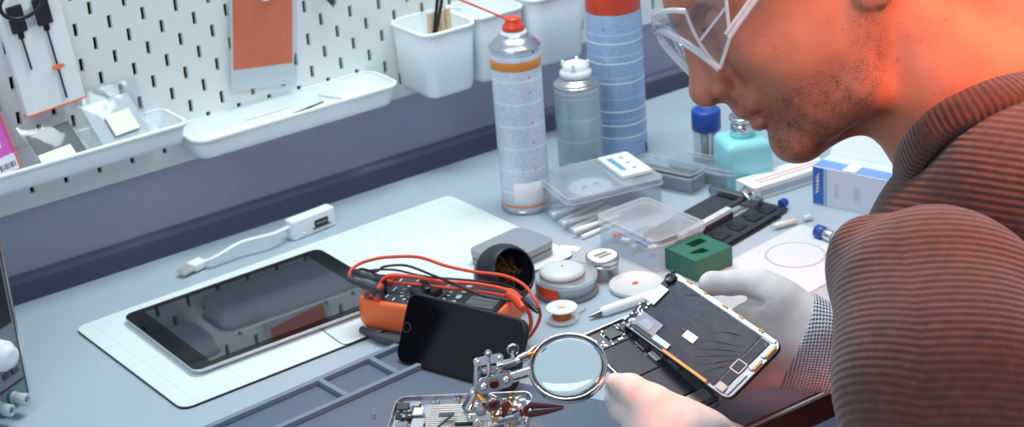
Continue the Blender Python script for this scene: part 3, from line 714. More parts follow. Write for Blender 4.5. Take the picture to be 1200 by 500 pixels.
T_ = Matrix.Translation((.357, -.290, 0)) @ Matrix.Rotation(rad(-12), 4, 'Z')
t = thing('lens_plate', 'grey round-lensed plate lying under the lid of the clear box', 'plate', M_=T_ @ Matrix.Translation((-.014, -.006, .0295)))
MB().box(-.033, .033, -.030, .030, 0, .0030, .0004, .002).build('plate', mat('greyblue_plate', (110, 120, 138), .4), t)
MB().lathe([(.026, .0031), (.026, .0040), (.022, .0043), (.001, .0042)], 36).build('disc', 'lgrey', t)
m = MB()
for x, y in ((-.008, .0), (.008, .003)): m.tube([(x-.003, y-.004, .0046), (x, y+.003, .0046), (x+.003, y-.003, .0046)], .0007, 5)
m.build('dark_marks', 'dgrey', t)
t = thing('mini_timer', 'white little panel with blue display strip lying on the clear box lid', 'timer', M_=T_ @ Matrix.Translation((.034, .006, .0422)))
MB().box(-.017, .021, -.034, .032, 0, .0045, .0008, .002).build('case', 'plast2', t)
MB().box(-.011, -.004, -.020, .022, .00452, .0048).build('blue_display', mat('pale_blue_lcd', (120, 164, 190), .2), t)
for k in range(3): MB().lathe([(.003, .0045), (.0028, .0056)], 14, T=Matrix.Translation((.006, -.018+k*.017, 0))).build('button', 'lgrey', t)
tB = clearbox('storage_box', 'low clear plastic box of small parts behind the green block', (.330, -.416), 1, .070, .100, .036)
random.seed(11)
cols = ['white', 'lgrey', 'blueprint', 'plast', 'white', 'redor', 'grey', 'lgrey', 'white', 'steel']
cn = {'white': 'white', 'lgrey': 'light grey', 'blueprint': 'blue', 'plast': 'bluish white', 'redor': 'orange-red', 'grey': 'mid grey', 'steel': 'steel'}
for i in range(10):
    x, y = .333+random.uniform(-.022, .022), -.412+random.uniform(-.036, .036)
    o = MB().box(-.005, .005, -.003, .003, 0, .003, .0004, T=Matrix.Rotation(random.uniform(0, 3), 4, 'Z')).build('small_component', cols[i], None, (x, y, .0017+(i % 3)*.0032)); tag(o, cn[cols[i]]+' small loose part lying in the low clear box behind the green block', 'component', cn[cols[i]]+' small parts in the clear box')
tC = clearbox('module_case', 'long clear case with grey module, beside the white-topped box', (.458, -.290), -72, .088, .034, .026, .006, 'clear')
t = thing('grey_module', 'long grey metal module inside the left long clear case', 'module', (.458, -.290, .0018), rad(-72))
MB().box(-.040, .040, -.013, .013, 0, .014, .001, .001).build('body', 'steel', t); MB().box(-.030, .034, -.006, .006, .0142, .0160, .0005).build('ridge', 'dgrey', t)
tD = clearbox('module_case', 'long clear case with dark module nearest the mint bottle', (.500, -.310), -72, .092, .032, .024, .006, 'clear')
t = thing('dark_module', 'long dark module inside the right long clear case', 'module', (.500, -.310, .0018), rad(-72))
MB().box(-.042, .042, -.012, .012, 0, .012, .001, .001).build('body', 'grey', t); MB().box(.030, .0415, -.010, .010, .0122, .015, .0005).build('connector_block', 'black', t)
# ------------------------------------------------------------------ cotton swabs / white sticks
random.seed(2)
G_ = 'white sticks fanned out beside the clear boxes'
A = [(644, 250), (650, 255), (656, 260), (662, 265), (669, 269), (676, 273), (682, 278), (647, 252), (659, 262), (672, 271)]
B = [(690, 229), (700, 231), (706, 237), (713, 241), (716, 247), (722, 253), (724, 260), (708, 231), (722, 243), (726, 252)]
for i in range(10):
    z = .0028 if i < 7 else .0082
    a, b_ = on(*A[i], z), on(*B[i], z)
    d = (b_-a).length; T_ = aimz(a, b_)
    o = thing('white_stick', 'slim white stick in the fan of sticks beside the clear boxes', 'stick', group=G_, M_=T_)
    MB().lathe([(.0018, 0), (.0028, .001), (.0028, d*.35)], 12).build('handle_end', 'white', o)
    MB().lathe([(.0024, d*.35+.0001), (.0021, d-.002), (.001, d)], 12).build('shaft', 'white', o)
# ------------------------------------------------------------------ green block
T_ = Matrix.Translation((.3353, -.489, 0)) @ Matrix.Rotation(rad(2), 4, 'Z')
t = thing('tool_stand', 'dark green plastic block with two rectangular openings in its top', 'tool stand', M_=T_)
m = MB(); w, d, h = .026, .0245, .024
hx = [(-.014, .004, .003, .0155), (-.018, .000, -.016, -.003)]
# top plate made in strips round the two openings
ys = [-d, -.016, -.004, .003, .0155, d]
cells = [(-w, w, -d, -.015), (-w, -.016, -.015, -.004), (.002, w, -.015, -.004), (-w, w, -.004, .004), (-w, -.004, .004, .016), (.017, w, .004, .016), (-w, w, .016, d)]
for a, b1, c, e_ in cells: m.box(a, b1, c, e_, .006, h)
m.box(-w, w, -d, d, 0, .006)
for k in range(3): m.box(-.016+.0035*k, -.0125+.0035*k, -.015+.0002, -.0125+.0022*(2-k), .006, h-.0005)
m.build('block', 'green', t)
MB().box(-.0158, .0018, -.0148, -.0042, .0062, .0068).build('opening_floor', 'hole', t); MB().box(-.0038, .0168, .0042, .0158, .0062, .0068).build('opening_floor', 'hole', t)
# ------------------------------------------------------------------ pcb holder
a = on(850, 287, .004); b_ = on(921, 246, .004); ang = math.atan2(b_.y-a.y, b_.x-a.x)
T_ = Matrix.Translation((a.x, a.y, 0)) @ Matrix.Rotation(ang, 4, 'Z')
t = thing('board_holder', 'black circuit board holder with toothed rail and blue knobs', 'holder', M_=T_)
MB().box(-.022, .118, 0, .036, .0015, .0050, .0008, .002).build('front_plate', mat('holder_black', (44, 46, 56), .45), t)
m = MB()
for x in (.005, .035, .065, .09): m.box(x, x+.018, .008, .022, .0052, .0064, .0003); m.box(x+.005, x+.012, .022, .029, .0052, .0064, .0003)
m.build('recess_marks', 'black', t)
MB().box(-.03, .100, .062, .092, .0015, .0060, .0008, .002).build('rear_plate', mat('holder_black2', (52, 54, 64), .5), t)
MB().tube([(-.03, .050, .010), (.115, .050, .010)], .0032, 14).build('guide_rod', 'dgrey', t)
m = MB()
for i in range(30): m.box(-.028+i*.0030, -.0262+i*.0030, .036, .044, .0120, .0168)
m.build('toothed_rack', 'plast', t)
MB().box(-.03, .064, .0365, .0435, .0015, .0118, .0005).build('rack_base', 'dgrey', t)
MB().box(.102, .112, .030, .098, .002, .013, .001).build('end_rail', 'steel', t)
MB().tube([(.100, .040, .012), (.100, .052, .020), (.112, .056, .020), (.114, .044, .013)], .0020, 8).build('spring_clamp', 'chrome', t)
for x, y in ((.122, .010), (.110, .099)):
    T2 = Matrix.Translation((x, y, .007)) @ Matrix.Rotation(rad(90), 4, 'Y') @ Matrix.Translation((0, 0, -.004))
    MB().lathe([(.0045, 0), (.0055, .001), (.0055, .007), (.0045, .009)], 12, T=T2, smooth=False).build('blue_knob', 'blue', t)
for x in (-.02, .1): MB().lathe([(.003, 0), (.003, .0016)], 10, T=Matrix.Translation((x, .01, 0))).build('foot', 'blackm', t)
MB().box(-.02, .10, -.0035, -.0008, .0, .0022, .0004).build('lower_rail', 'black', t)
# ------------------------------------------------------------------ bottles
c = on(871, 209, 0)
t = thing('pump_bottle', 'square mint-coloured dispenser bottle with steel pump top', 'bottle', c, rad(-22))
q = .0285
m = MB(); f_ = lambda i, z: [(x, y, z) for x, y in rrect(-q+i, q-i, -q+i, q-i, max(.004, .008-i), 6)]
m.loops([f_(.002, 0), f_(0, .002), f_(0, .046), f_(.0012, .050), f_(.0045, .0535), f_(.010, .0555)])
m.build('bottle_body', 'mint', t)
MB().lathe([(.0135, .0556), (.0145, .0560), (.0145, .060), (.0125, .0605)], 32).build('mint_neck', 'mint', t)
MB().lathe([(.0128, .0606), (.0132, .0612), (.0132, .0700), (.0115, .0712), (.0105, .0715), (.0105, .0735), (.0140, .0742), (.0150, .0760), (.0152, .0790), (.0115, .0792), (.0100, .0765), (.001, .0762)], 36).build('pump_top', 'chrome', t)
c = on(829, 187, 0)
t = thing('cap_jar', 'clear cylindrical jar with deep blue cap behind the mint bottle', 'jar', c)
MB().lathe([(.0155, 0), (.0165, .001), (.0165, .0400), (.0150, .0402), (.0148, .0030), (.001, .0028)], 32).build('glass', 'clear', t)
MB().lathe([(.0170, .0404), (.0178, .0412), (.0178, .0640), (.0165, .0660), (.012, .0662), (.0110, .0640), (.001, .0638)], 32).build('cap', 'blue', t)
m = MB()
for k in range(9):
    a_ = k*2.3; r_ = .0095*(k % 3)/2+.001; m.tube([(r_*math.cos(a_), r_*math.sin(a_), .0032), (r_*1.1*math.cos(a_+.2), r_*1.1*math.sin(a_+.2), .037)], .0018, 8)
o = m.build('bristle_bundle', mat('tan_sticks', (170, 150, 130), .6), t)
# ------------------------------------------------------------------ boxes right
A_ = on(953, 238, 0); T_ = Matrix.Translation(A_) @ Matrix.Rotation(rad(-73), 4, 'Z')
t = thing('medicine_box', 'white and blue carton with opened flap in front of the collar', 'carton', M_=T_)
Wb, Db, Hb = .110, .040, .046
MB().box(0, Wb, 0, Db, 0, Hb, .0004).build('carton', mat('carton_white', (214, 222, 234), .5), t)
MB().box(-.0002, .0135, -.0004, 0, .001, Hb-.001).build('blue_panel', 'blueprint', t)
MB().box(.0148, .0175, -.0004, 0, .001, Hb-.001).build('blue_stripe', mat('pale_blue_print', (150, 184, 222), .5), t)
m = MB()
zz = [.010, .014, .012, .018, .015, .022, .019, .027, .024, .031, .028, .034]
m.tube([(.004+.004*(i % 2), -.0008, z+.004) for i, z in enumerate(zz)], .0008, 6); m.build('white_lettering', 'white', t)
m = MB()
for x, z0, z1 in ((.028, .012, .030), (.031, .012, .030), (.052, .012, .030), (.055, .014, .028), (.058, .012, .030)): m.box(x, x+.0008, -.0004, 0, z0, z1)
m.build('grey_print', 'lgrey', t)
MB().box(.0, Wb, .002, .020, Hb+.0002, Hb+.0007, T=Matrix.Translation((0, 0, 0))).build('blue_top_print', mat('mid_blue_print', (120, 160, 214), .5), t)
MB().box(.036, .052, .001, .022, Hb+.0008, Hb+.0011).build('white_top_patch', 'white', t)
MB().box(0, Wb, 0, .034, 0, .0008, 0, T=Matrix.Translation((0, Db, Hb)) @ Matrix.Rotation(rad(58), 4, 'X')).build('open_flap', 'white', t)
m = MB()
for z in (.014, .026): m.box(Wb, Wb+.0003, .012, .0145, z, z+.003)
m.build('flap_dots', 'dgrey', t)
# tape roll behind the carton
T_ = Matrix.Translation((.640, -.480, .034)) @ Matrix.Rotation(rad(-68), 4, 'Z') @ Matrix.Rotation(rad(90), 4, 'X')
t = thing('tape_roll', 'pale tape roll standing upright behind the white and blue carton', 'tape', M_=T_)
MB().lathe([(.020, -.010), (.034, -.010), (.034, .010), (.020, .010), (.020, -.010)], 44, cap=False).build('tape', 'lgrey', t)
MB().lathe([(.0185, -.0102), (.0199, -.0102), (.0199, .0102), (.0185, .0102), (.0185, -.0102)], 40, cap=False).build('core', 'cream', t)
# flat white box with red stripes
a = on(888, 235, 0); b_ = on(957, 213, 0); ang = math.atan2(b_.y-a.y, b_.x-a.x)
T_ = Matrix.Translation(a) @ Matrix.Rotation(ang, 4, 'Z')
t = thing('flat_carton', 'flat white carton with two red lines beside the mint bottle', 'carton', M_=T_)
MB().box(-.004, .110, 0, .036, 0, .016, .0005).build('carton', 'white', t)
m = MB()
for y in (.010, .017): m.box(.01, .10, y, y+.0018, .0161, .0164)
m.build('red_lines', mat('pale_red_print', (240, 130, 120), .5), t)
MB().box(.004, .104, -.0004, 0, .004, .011).build('grey_side_label', 'lgrey', t)
# glass vial with cotton, blue-capped tube
def vial(name, label, cat, p, q, r, parts):
    T = aimz(p, q); t = thing(name, label, cat, M_=T); L = (q-p).length
    for nm, mt, prof in parts(L, r): MB().lathe(prof, 20, T=None).build(nm, mt, t)
    return t
vial('swab_tube', 'clear tube with a cream swab lying right of the black holder', 'tube', on(904, 266, .0045), on(951, 253, .0045), .0045,
     lambda L, r: [('tube', 'clear', [(r*.6, 0), (r, .002), (r, L), (r*.8, L+.001)]), ('swab', 'cream', [(.0015, .004), (.003, .008), (.003, L*.6), (.001, L*.62)]), ('stopper', 'plast', [(r*.6, L*.8), (r*.7, L*.81), (r*.7, L*.98), (r*.5, L*.99)])])
vial('capped_tube', 'clear tube with bright blue cap lying behind the white sheet', 'tube', on(957, 270, .0075), on(1012, 292, .0075), .0060,
     lambda L, r: [('cap', 'blue', [(r*1.0, 0), (r*1.25, .001), (r*1.25, .011), (r*1.0, .012)]), ('glass', 'clear', [(r, .0122), (r, L), (r*.7, L+.002)]), ('metal_ring', 'silver', [(r*1.04, .014), (r*1.06, .0145), (r*1.06, .024), (r*1.0, .0245)]), ('liquid', 'lgrey', [(r*.7, .025), (r*.8, .026), (r*.8, L*.9), (r*.6, L*.92)])])
# white sheet with ring
T_ = Matrix.Translation(on(930, 310, 0)) @ Matrix.Rotation(rad(8), 4, 'Z')
t = thing('white_board', 'thin white plastic sheet with a round embossed ring near the glove', 'sheet', M_=T_)
MB().box(-.085, .085, -.056, .058, 0, .0016, .0004, .006).build('sheet', mat('white_sheet_plastic', (206, 216, 224), .4), t)
MB().lathe([(.030, .0017), (.0305, .0021), (.032, .0021), (.0325, .0017), (.030, .0017)], 48, T=Matrix.Translation((.018, .012, 0)), cap=False).build('ring_mark', 'lgrey', t)
# ------------------------------------------------------------------ opened phone held in the gloves
def affine_quad(TL, TR, BR, BL):
    """a plane frame from four (pixel, depth) corners: origin TL, x along the long edge, y along the short edge"""
    TL, TR, BR, BL = [Vector(q) for q in (TL, TR, BR, BL)]
    ex = ((TR-TL)+(BR-BL)).normalized(); ey = ((BL-TL)+(BR-TR)); ey = (ey-ex*ey.dot(ex)).normalized()
    c = (TL+TR+BR+BL)/4
    return c, ex, ey
PS = 1.03
D4 = [at(790, 316, 1.627*PS), at(918, 404, 1.534*PS), at(854, 469, 1.520*PS), at(726, 378, 1.613*PS)]
c, ex, ey = affine_quad(*D4); W_, H_ = .138*PS, .067*PS
TD = frame(c-ex*W_/2-ey*H_/2, ex, ey)
if (TD.to_3x3() @ Vector((0, 0, 1))).dot(Vector(-FW)) < 0: flip = -1
else: flip = 1
# work in a frame whose z faces the camera: mirror y when needed
if flip < 0:
    TD = frame(c-ex*W_/2+ey*H_/2, ex, -ey)      # y now runs from the hinge edge to the far edge
def yv(v): return H_*(1-v) if flip < 0 else H_*v      # v measured from the far (top) edge
def U(u): return W_*u
t = thing('phone_display_half', 'opened phone display assembly with black film held in the right glove', 'phone part', M_=TD)
metal = mat('phone_frame_metal', (196, 196, 202), .28, .9)
film = mat('black_film', (46, 52, 68), .36, spec=.35, bump=.5, bscale=60)
def R2(m, u0, u1, v0, v1, z0, z1, b=0, r=0):
    a, b1 = sorted((yv(v0), yv(v1))); return m.box(U(u0), U(u1), a, b1, z0, z1, b, r)
MB().box(0, W_, 0, H_, -.0042, -.0008, .0008, .0085).build('glass_panel', 'black', t)
MB().box(.0006, W_-.0006, .0006, H_-.0006, -.0007, .0003, .0003, .0080).build('metal_frame', metal, t)
R2(MB(), .075, .845, .082, .955, .0004, .0012, .0002).build('film_sheet', film, t)
R2(MB(), .855, .925, .09, .95, .0004, .0012, .0002).build('end_film', film, t)
R2(MB(), .012, .070, .05, .96, .0004, .0016, .0002).build('top_bracket', 'black', t)
R2(MB(), .020, .105, .27, .56, .0017, .0030, .0004, .0006).build('earpiece_module', metal, t)
m = MB(); m.lathe([(.0052, .0017), (.0052, .0040), (.0040, .0046), (.0036, .0042), (.001, .0042)], 24, T=Matrix.Translation((U(.045), yv(.13), 0))); m.build('front_camera', 'black', t)
R2(MB(), .006, .03, .02, .05, .0004, .004, .0004).build('corner_bracket', 'dgrey', t)
R2(MB(), .11, .95, .018, .072, .0004, .0012, .0002).build('side_rail', 'silver', t)
for u0, u1 in ((.14, .19), (.30, .33), (.47, .52), (.62, .66), (.80, .84)): R2(MB(), u0, u1, .012, .030, .0013, .0024, .0002).build('spring_clip', 'gold', t)
for v0, v1 in ((.07, .30), (.33, .52), (.60, .95)): R2(MB(), .945, .972, v0, v1, .0004, .0016, .0003).build('end_rail', 'silver', t)
for v0, v1 in ((.10, .28), (.36, .50)): R2(MB(), .975, .988, v0, v1, .0004, .0024, .0003).build('end_contact', 'gold', t)
R2(MB(), .425, .525, .565, .675, .0014, .0021, .0002).build('white_sticker', 'white', t)
R2(MB(), .385, .43, .575, .61, .0013, .0019, .0002).build('flex_tail', 'dgrey', t)
m = MB(); cxu, cyv, hs = U(.885), yv(.57), .0058
for (a, b1, c1, d1) in ((-hs, hs, hs-.0007, hs), (-hs, hs, -hs, -hs+.0007), (-hs, -hs+.0007, -hs, hs), (hs-.0007, hs, -hs, hs)): m.box(cxu+a, cxu+b1, cyv+c1, cyv+d1, .0013, .0017)
m.build('square_outline', 'white', t)
R2(MB(), .865, .935, .86, .96, .0014, .0022, .0002).build('small_label', 'lgrey', t)
m = MB()
for k in range(3): m.ball((U(.905+k*.012), yv(.13+.012*k), .0014), .0005, n=4)
m.build('tiny_studs', 'white', t)
# creases in the film: thin raised folds fanning from the lower right
for a, b1 in (((.82, .40), (.55, .72)), ((.83, .46), (.60, .80)), ((.80, .34), (.56, .55)), ((.84, .52), (.68, .84)), ((.74, .22), (.60, .34)), ((.835, .62), (.74, .86)), ((.30, .10), (.22, .20))):
    p, q = Vector((U(a[0]), yv(a[1]), .00125)), Vector((U(b1[0]), yv(b1[1]), .00125)); mid = (p+q)/2+Vector((0, .0008, .0002))
    MB().tube([p, mid, q], [.0001, .00042, .0001], 6).build('film_crease', film, t)
# hinge-side flexes
m = MB(); R2(m, .10, .42, .90, .965, .0013, .0022, .0002); m.build('flex_cable', 'dgrey', t)
R2(MB(), .40, .80, .955, .995, .0013, .0030, .0003).build('gold_flex', 'gold', t)
R2(MB(), .07, .27, .70, .93, .0014, .0022, .0003, .001).build('clear_pad', mat('grey_adhesive_pad', (150, 156, 166), .3), t)
R2(MB(), .275, .42, .86, .94, .0023, .0028, .0002).build('silver_flex', 'silver', t)
R2(MB(), .12, .22, .76, .88, .0023, .0026, .0002).build('pad_window', 'steel', t)
random.seed(21)
m = MB()
for k in range(26):
    u0 = random.uniform(.008, .07); v0 = random.uniform(.45, .95); R2(m, u0, u0+random.uniform(.006, .02), v0, v0+random.uniform(.02, .05), .0017, .0017+random.uniform(.0004, .0012))
m.build('small_contacts', 'silver', t)
# --- body half, flatter, hinged below
PB = 1.03
B4 = [at(745, 370, 1.617*PB), at(853, 475, 1.545*PB), at(783, 485, 1.520*PB), at(670, 387, 1.610*PB)]
c, ex, ey = affine_quad(*B4); n_ = ex.cross(ey)
W2, H2 = (B4[1]-B4[0]).length*.5+(B4[2]-B4[3]).length*.5, (B4[3]-B4[0]).length*.5+(B4[2]-B4[1]).length*.5
fb = n_.dot(Vector(-FW)) < 0
TB = frame(c-ex*W2/2-ey*H2/2, ex, ey) if not fb else frame(c-ex*W2/2+ey*H2/2, ex, -ey)
TB = TB @ Matrix.Translation((0, 0, -.006))
yb_ = lambda v: H2*(1-v) if fb else H2*v         # v from the hinge edge
def R3(m, u0, u1, v0, v1, z0, z1, b=0, r=0):
    a, b1 = sorted((yb_(v0), yb_(v1))); return m.box(W2*u0, W2*u1, a, b1, z0, z1, b, r)
t = thing('phone_body_half', 'opened phone body with two black batteries and logic board in the gloves', 'phone part', M_=TB)
m = MB(); o = lambda i: rrect(i, W2-i, i, H2-i, .0085-min(i, .004), 7)
m.loops([[(x, y, -.0035) for x, y in o(.0015)], [(x, y, -.002) for x, y in o(0)], [(x, y, .0030) for x, y in o(0)], [(x, y, .0034) for x, y in o(.0004)], [(x, y, .0034) for x, y in o(.0014)], [(x, y, -.0008) for x, y in o(.0018)]], smooth=False)
m.build('metal_shell', metal, t)
MB().box(.0020, W2-.0020, .0020, H2-.0020, -.0007, -.0001, 0, .006).build('inner_floor', 'dgrey', t)
batt = mat('battery_black', (34, 38, 54), .42, spec=.3)
R3(MB(), .20, .52, .36, .95, 0, .0028, .0004, .001).build('battery', batt, t)
R3(MB(), .53, .82, .20, .95, 0, .0028, .0004, .001).build('battery', batt, t)
R3(MB(), .19, .83, .045, .19, 0, .0022, .0002).build('logic_board', 'dgrey', t)
R3(MB(), .19, .52, .20, .345, 0, .0020, .0002).build('logic_board', 'blackm', t)
R3(MB(), .03, .185, .06, .95, 0, .0020, .0002).build('top_board', 'dgrey', t)
R3(MB(), .835, .965, .06, .95, 0, .0020, .0002).build('bottom_board', 'dgrey', t)
R3(MB(), .84, .93, .10, .42, .0021, .0032, .0004).build('speaker_module', metal, t)
R3(MB(), .86, .95, .50, .88, .0021, .0030, .0004).build('taptic_module', 'steel', t)
for v0, v1 in ((.10, .34), (.40, .62)):
    R3(MB(), .055, .145, v0, v1, .0021, .0040, .0005, .001).build('camera_module', 'black', t)
for u0, u1, v0, v1, mt in ((.22, .31, .06, .17, metal), (.34, .46, .06, .18, metal), (.24, .34, .21, .33, 'silver'), (.50, .60, .06, .16, metal), (.64, .76, .07, .18, 'steel'), (.38, .47, .22, .32, 'lgrey')):
    R3(MB(), u0, u1, v0, v1, .0023, .0036, .0003).build('shield_can', mt, t)
random.seed(4); m = MB()
for k in range(96):
    u0, v0 = (random.uniform(.19, .8), random.uniform(.05, .17)) if k < 38 else ((random.uniform(.03, .17), random.uniform(.08, .93)) if k < 74 else (random.uniform(.84, .95), random.uniform(.08, .93)))
    R3(m, u0, u0+random.uniform(.008, .022), v0, v0+random.uniform(.015, .04), .0021, .0021+random.uniform(.0004, .0014))
m.build('board_components', 'silver', t)
m = MB()
for k in range(26):
    u0, v0 = random.uniform(.03, .95), random.choice((.03, .955, .20, .345)); u0 = min(u0, .92)
    R3(m, u0, u0+random.uniform(.010, .03), v0, v0+.012, .0021, .0026)
m.build('gold_contacts', 'gold', t)
MB().tube(spline([(W2*.40, yb_(.10), .0034), (W2*.40, yb_(.02), .009), (W2*.42, yb_(-.06), .012)], 4), .0022, 6, sx=.4).build('flex_cable', 'dgrey', t)
MB().tube(spline([(W2*.07, yb_(.16), .0034), (W2*.10, yb_(.03), .011), (W2*.15, yb_(-.12), .016)], 4), .0024, 6, sx=.35).build('camera_flex', 'gold', t)
# ------------------------------------------------------------------ phone frame clamped in the helping hand
F0, F1, F2 = at(466, 467, 1.60), at(627, 460, 1.560), at(459, 508, 1.572)
ex = (F1-F0).normalized(); ey = (F2-F0); ey = (ey-ex*ey.dot(ex)).normalized(); n_ = ex.cross(ey)
up = n_.dot(Vector(-FW)) > 0
W3, H3 = (F1-F0).length, .062
TF = frame(F0, ex, ey) if up else frame(F0+ey*H3, ex, -ey)
y3 = lambda y: y if up else H3-y
def R4(m, x0, x1, y0, y1, z0, z1, b=0, r=0):
    a, b1 = sorted((y3(y0), y3(y1))); return m.box(x0, x1, a, b1, z0, z1, b, r)
t = thing('stripped_chassis', 'stripped phone mid-frame with silver ribbed plate clamped in the helping hand', 'phone part', M_=TF)
m = MB(); o = lambda i: rrect(i, W3-i, i, H3-i, .0095-min(i, .004), 7)
m.loops([[(x, y, -.0045) for x, y in o(.0008)], [(x, y, -.0035) for x, y in o(0)], [(x, y, .0030) for x, y in o(0)], [(x, y, .0034) for x, y in o(.0003)], [(x, y, .0034) for x, y in o(.0012)], [(x, y, -.0020) for x, y in o(.0016)]], smooth=False)
m.build('outer_frame', metal, t)
MB().box(.0020, W3-.0020, .0020, H3-.0020, -.0030, -.0022, 0, .006).build('floor_plate', 'darkred', t)
m = MB()
R4(m, W3*.26, W3*.70, .008, H3-.004, -.0020, -.0008, .0002)
y = .0090
while y < H3-.006: R4(m, W3*.265, W3*.69, y, y+.0011, -.0007, .0000); y += .0023
m.build('ribbed_plate', mat('ribbed_steel', (214, 208, 200), .35, .7), t)
for x0, x1, y0, y1, mt in ((.02, .10, .006, .013, 'dgrey'), (.11, .18, .005, .010, 'silver'), (.03, .15, .016, .024, 'black'), (.04, .13, .027, .040, 'grey'), (.15, .22, .012, .020, 'cream'), (.16, .25, .024, .040, 'lgrey'), (.03, .20, .044, .056, 'dgrey'), (.48, .62, .030, .033, 'hole'), (.50, .53, .036, .039, 'dgrey'), (.60, .63, .024, .027, 'hole')):
    R4(MB(), W3*x0, W3*x1, y0, y1, .0001, .0016, .0002).build('inner_module', mt, t)
random.seed(9); m = MB(); mg = MB()
for k in range(110):
    a = random.random(); x0, y0 = (random.uniform(.02, .24), random.uniform(.005, .055)) if a < .45 else ((random.uniform(.76, .97), random.uniform(.004, .056)) if a < .9 else (random.uniform(.25, .75), random.uniform(.003, .006)))
    (m if k % 4 else mg).box(W3*x0, W3*x0+random.uniform(.001, .0035), *sorted((y3(y0), y3(y0+random.uniform(.0008, .0026)))), -.002, random.uniform(-.0005, .0026))
m.build('small_components', 'silver', t); mg.build('gold_components', 'brass', t)
MB().tube(spline([(W3*.28, y3(.050), .001), (W3*.36, y3(.038), .003), (W3*.46, y3(.026), .006)], 5), [.0010]*10+[.0016], 8).build('loose_flex', 'dgrey', t)
R4(MB(), W3*.36, W3*.47, .022, .026, .004, .0048, .0002, ).build('flex_head', 'dgrey', t)
# ------------------------------------------------------------------ helping hand stand with magnifier
t = thing('helping_hand_stand', 'chrome helping hand stand with joints, clips and small knobs', 'clamp stand', on(560, 520, 0)*1.0)
org = Vector(t.location); iv = Matrix.Translation(-org)
def P(x, y, d): return iv @ at(x, y, d)
def rod(nm, pts, r, mt='chrome', n=12): return MB().tube([P(*q) for q in pts], r, n).build(nm, mt, t)
def knob(nm, x, y, d, r, mt='chrome', flat=None):
    m = MB()
    if flat:
        T = aimz(P(x, y, d), P(x+flat[0], y+flat[1], d-.012)); m.lathe([(r*.8, -r*.25), (r, -r*.15), (r, r*.15), (r*.8, r*.25)], 18, T=T)
    else: m.ball(P(x, y, d), r, n=9)
    return m.build(nm, mt, t)
def link(nm, a, b_, w, th, mt='steel'):
    """flat plate with rounded ends and two bolts"""
    A_, B_ = P(*a), P(*b_); L = (B_-A_).length; vdir = Vector(-FW)
    x = (B_-A_).normalized(); y = vdir.cross(x).normalized(); z = x.cross(y)
    T = Matrix((x, y, z)).transposed().to_4x4(); T.translation = A_
    o = MB().prism(rrect(-w, L+w, -w, w, w*.98, 7), -th/2, th/2, th*.2, T=T).build(nm, mt, t)
    for xx in (0, L): MB().lathe([(w*.55, th/2), (w*.5, th/2+.0010), (w*.2, th/2+.0012)], 14, T=T @ Matrix.Translation((xx, 0, 0))).build('bolt', 'chrome', o)
    return o
d0 = 1.555
# base and main post
MB().lathe([(.030, 0), (.031, .001), (.031, .008), (.028, .010), (.006, .011)], 40, T=Matrix.Translation((0, 0, 0))).build('base', 'dgrey', t)
pz = P(556, 492, d0+.02)
MB().tube([(0, 0, .011), (0, 0, pz.z*.6), pz], [.0040, .0040, .0034], 14).build('main_post', 'chrome', t)
rod('post', [(552, 492, d0+.015), (553, 464, d0+.010)], .0030)
rod('post', [(558, 456, d0+.008), (560, 425, d0)], .0029)
link('bracket_plate', (560, 424, d0-.004), (585, 419, d0-.004), .0038, .0034, 'chrome')
link('bracket_plate', (568, 434, d0-.002), (583, 432, d0-.002), .0030, .0028, 'steel')
rod('screw', [(573, 440, d0-.004), (572, 416, d0-.006)], .0017, 'chrome')
knob('ball_knob', 572, 414, d0-.007, .0033, 'silver')
rod('arm', [(583, 428, d0-.004), (609, 421, d0-.006)], .0028)
rod('arm_sleeve', [(590, 427, d0-.006), (604, 423, d0-.007)], .0038, 'steel')
rod('twisted_rod', [(608, 422, d0-.005), (617, 417, d0), (628, 413, d0+.006)], .0022, 'brass')
link('joint_plate', (567, 453, d0-.016), (593, 445, d0-.016), .0062, .0020, 'steel')
link('joint_plate', (568, 450, d0-.004), (595, 442, d0-.004), .0060, .0020, 'chrome')
knob('wing_nut', 579, 450, d0-.024, .0040, 'darkred', (2, 10))
rod('wing_lever', [(578, 446, d0-.010), (588, 433, d0-.014)], [.0020, .0042], 'silver')
rod('handle_rod', [(594, 445, d0-.008), (603, 442, d0-.008)], .0022)
MB().ball(P(555, 460, d0+.006), .0050, n=9).build('hub', 'chrome', t)
rod('side_leg', [(555, 460, d0+.004), (546, 478, d0+.012)], [.0026, .0040], 'steel')
rod('side_leg', [(557, 462, d0), (549, 480, d0-.006)], [.0024, .0034], 'chrome')
rod('cross_arm', [(561, 463, d0-.006), (570, 475, d0-.012), (580, 484, d0-.016)], [.0032, .0024, .0030], 'brass')
rod('cross_arm', [(574, 462, d0-.008), (584, 468, d0-.014), (590, 476, d0-.018)], .0022, 'chrome')
rod('cross_arm', [(566, 470, d0-.014), (560, 482, d0-.014)], .0024, 'steel')
knob('round_nut', 578, 474, d0-.018, .0064, 'steel', (3, 9))
knob('washer', 578, 474, d0-.022, .0036, 'darkred', (3, 9))
knob('wing_nut', 593, 475, d0-.024, .0042, 'darkred', (5, 6))
rod('wing_lever', [(590, 488, d0-.02), (593, 477, d0-.024)], [.0018, .0032], 'darkred')
knob('ball_knob', 563, 481, d0-.016, .0048, 'grey')
link('bracket_plate', (551, 489, d0-.008), (578, 488, d0-.012), .0036, .0034, 'chrome')
knob('hex_nut', 560, 496, d0-.01, .0044, 'chrome', (0, 12))
rod('arm', [(578, 490, d0-.012), (590, 489, d0-.016)], .0030, 'brass')
rod('clip_socket', [(586, 491, d0-.016), (606, 487, d0-.020)], .0046, 'steel')
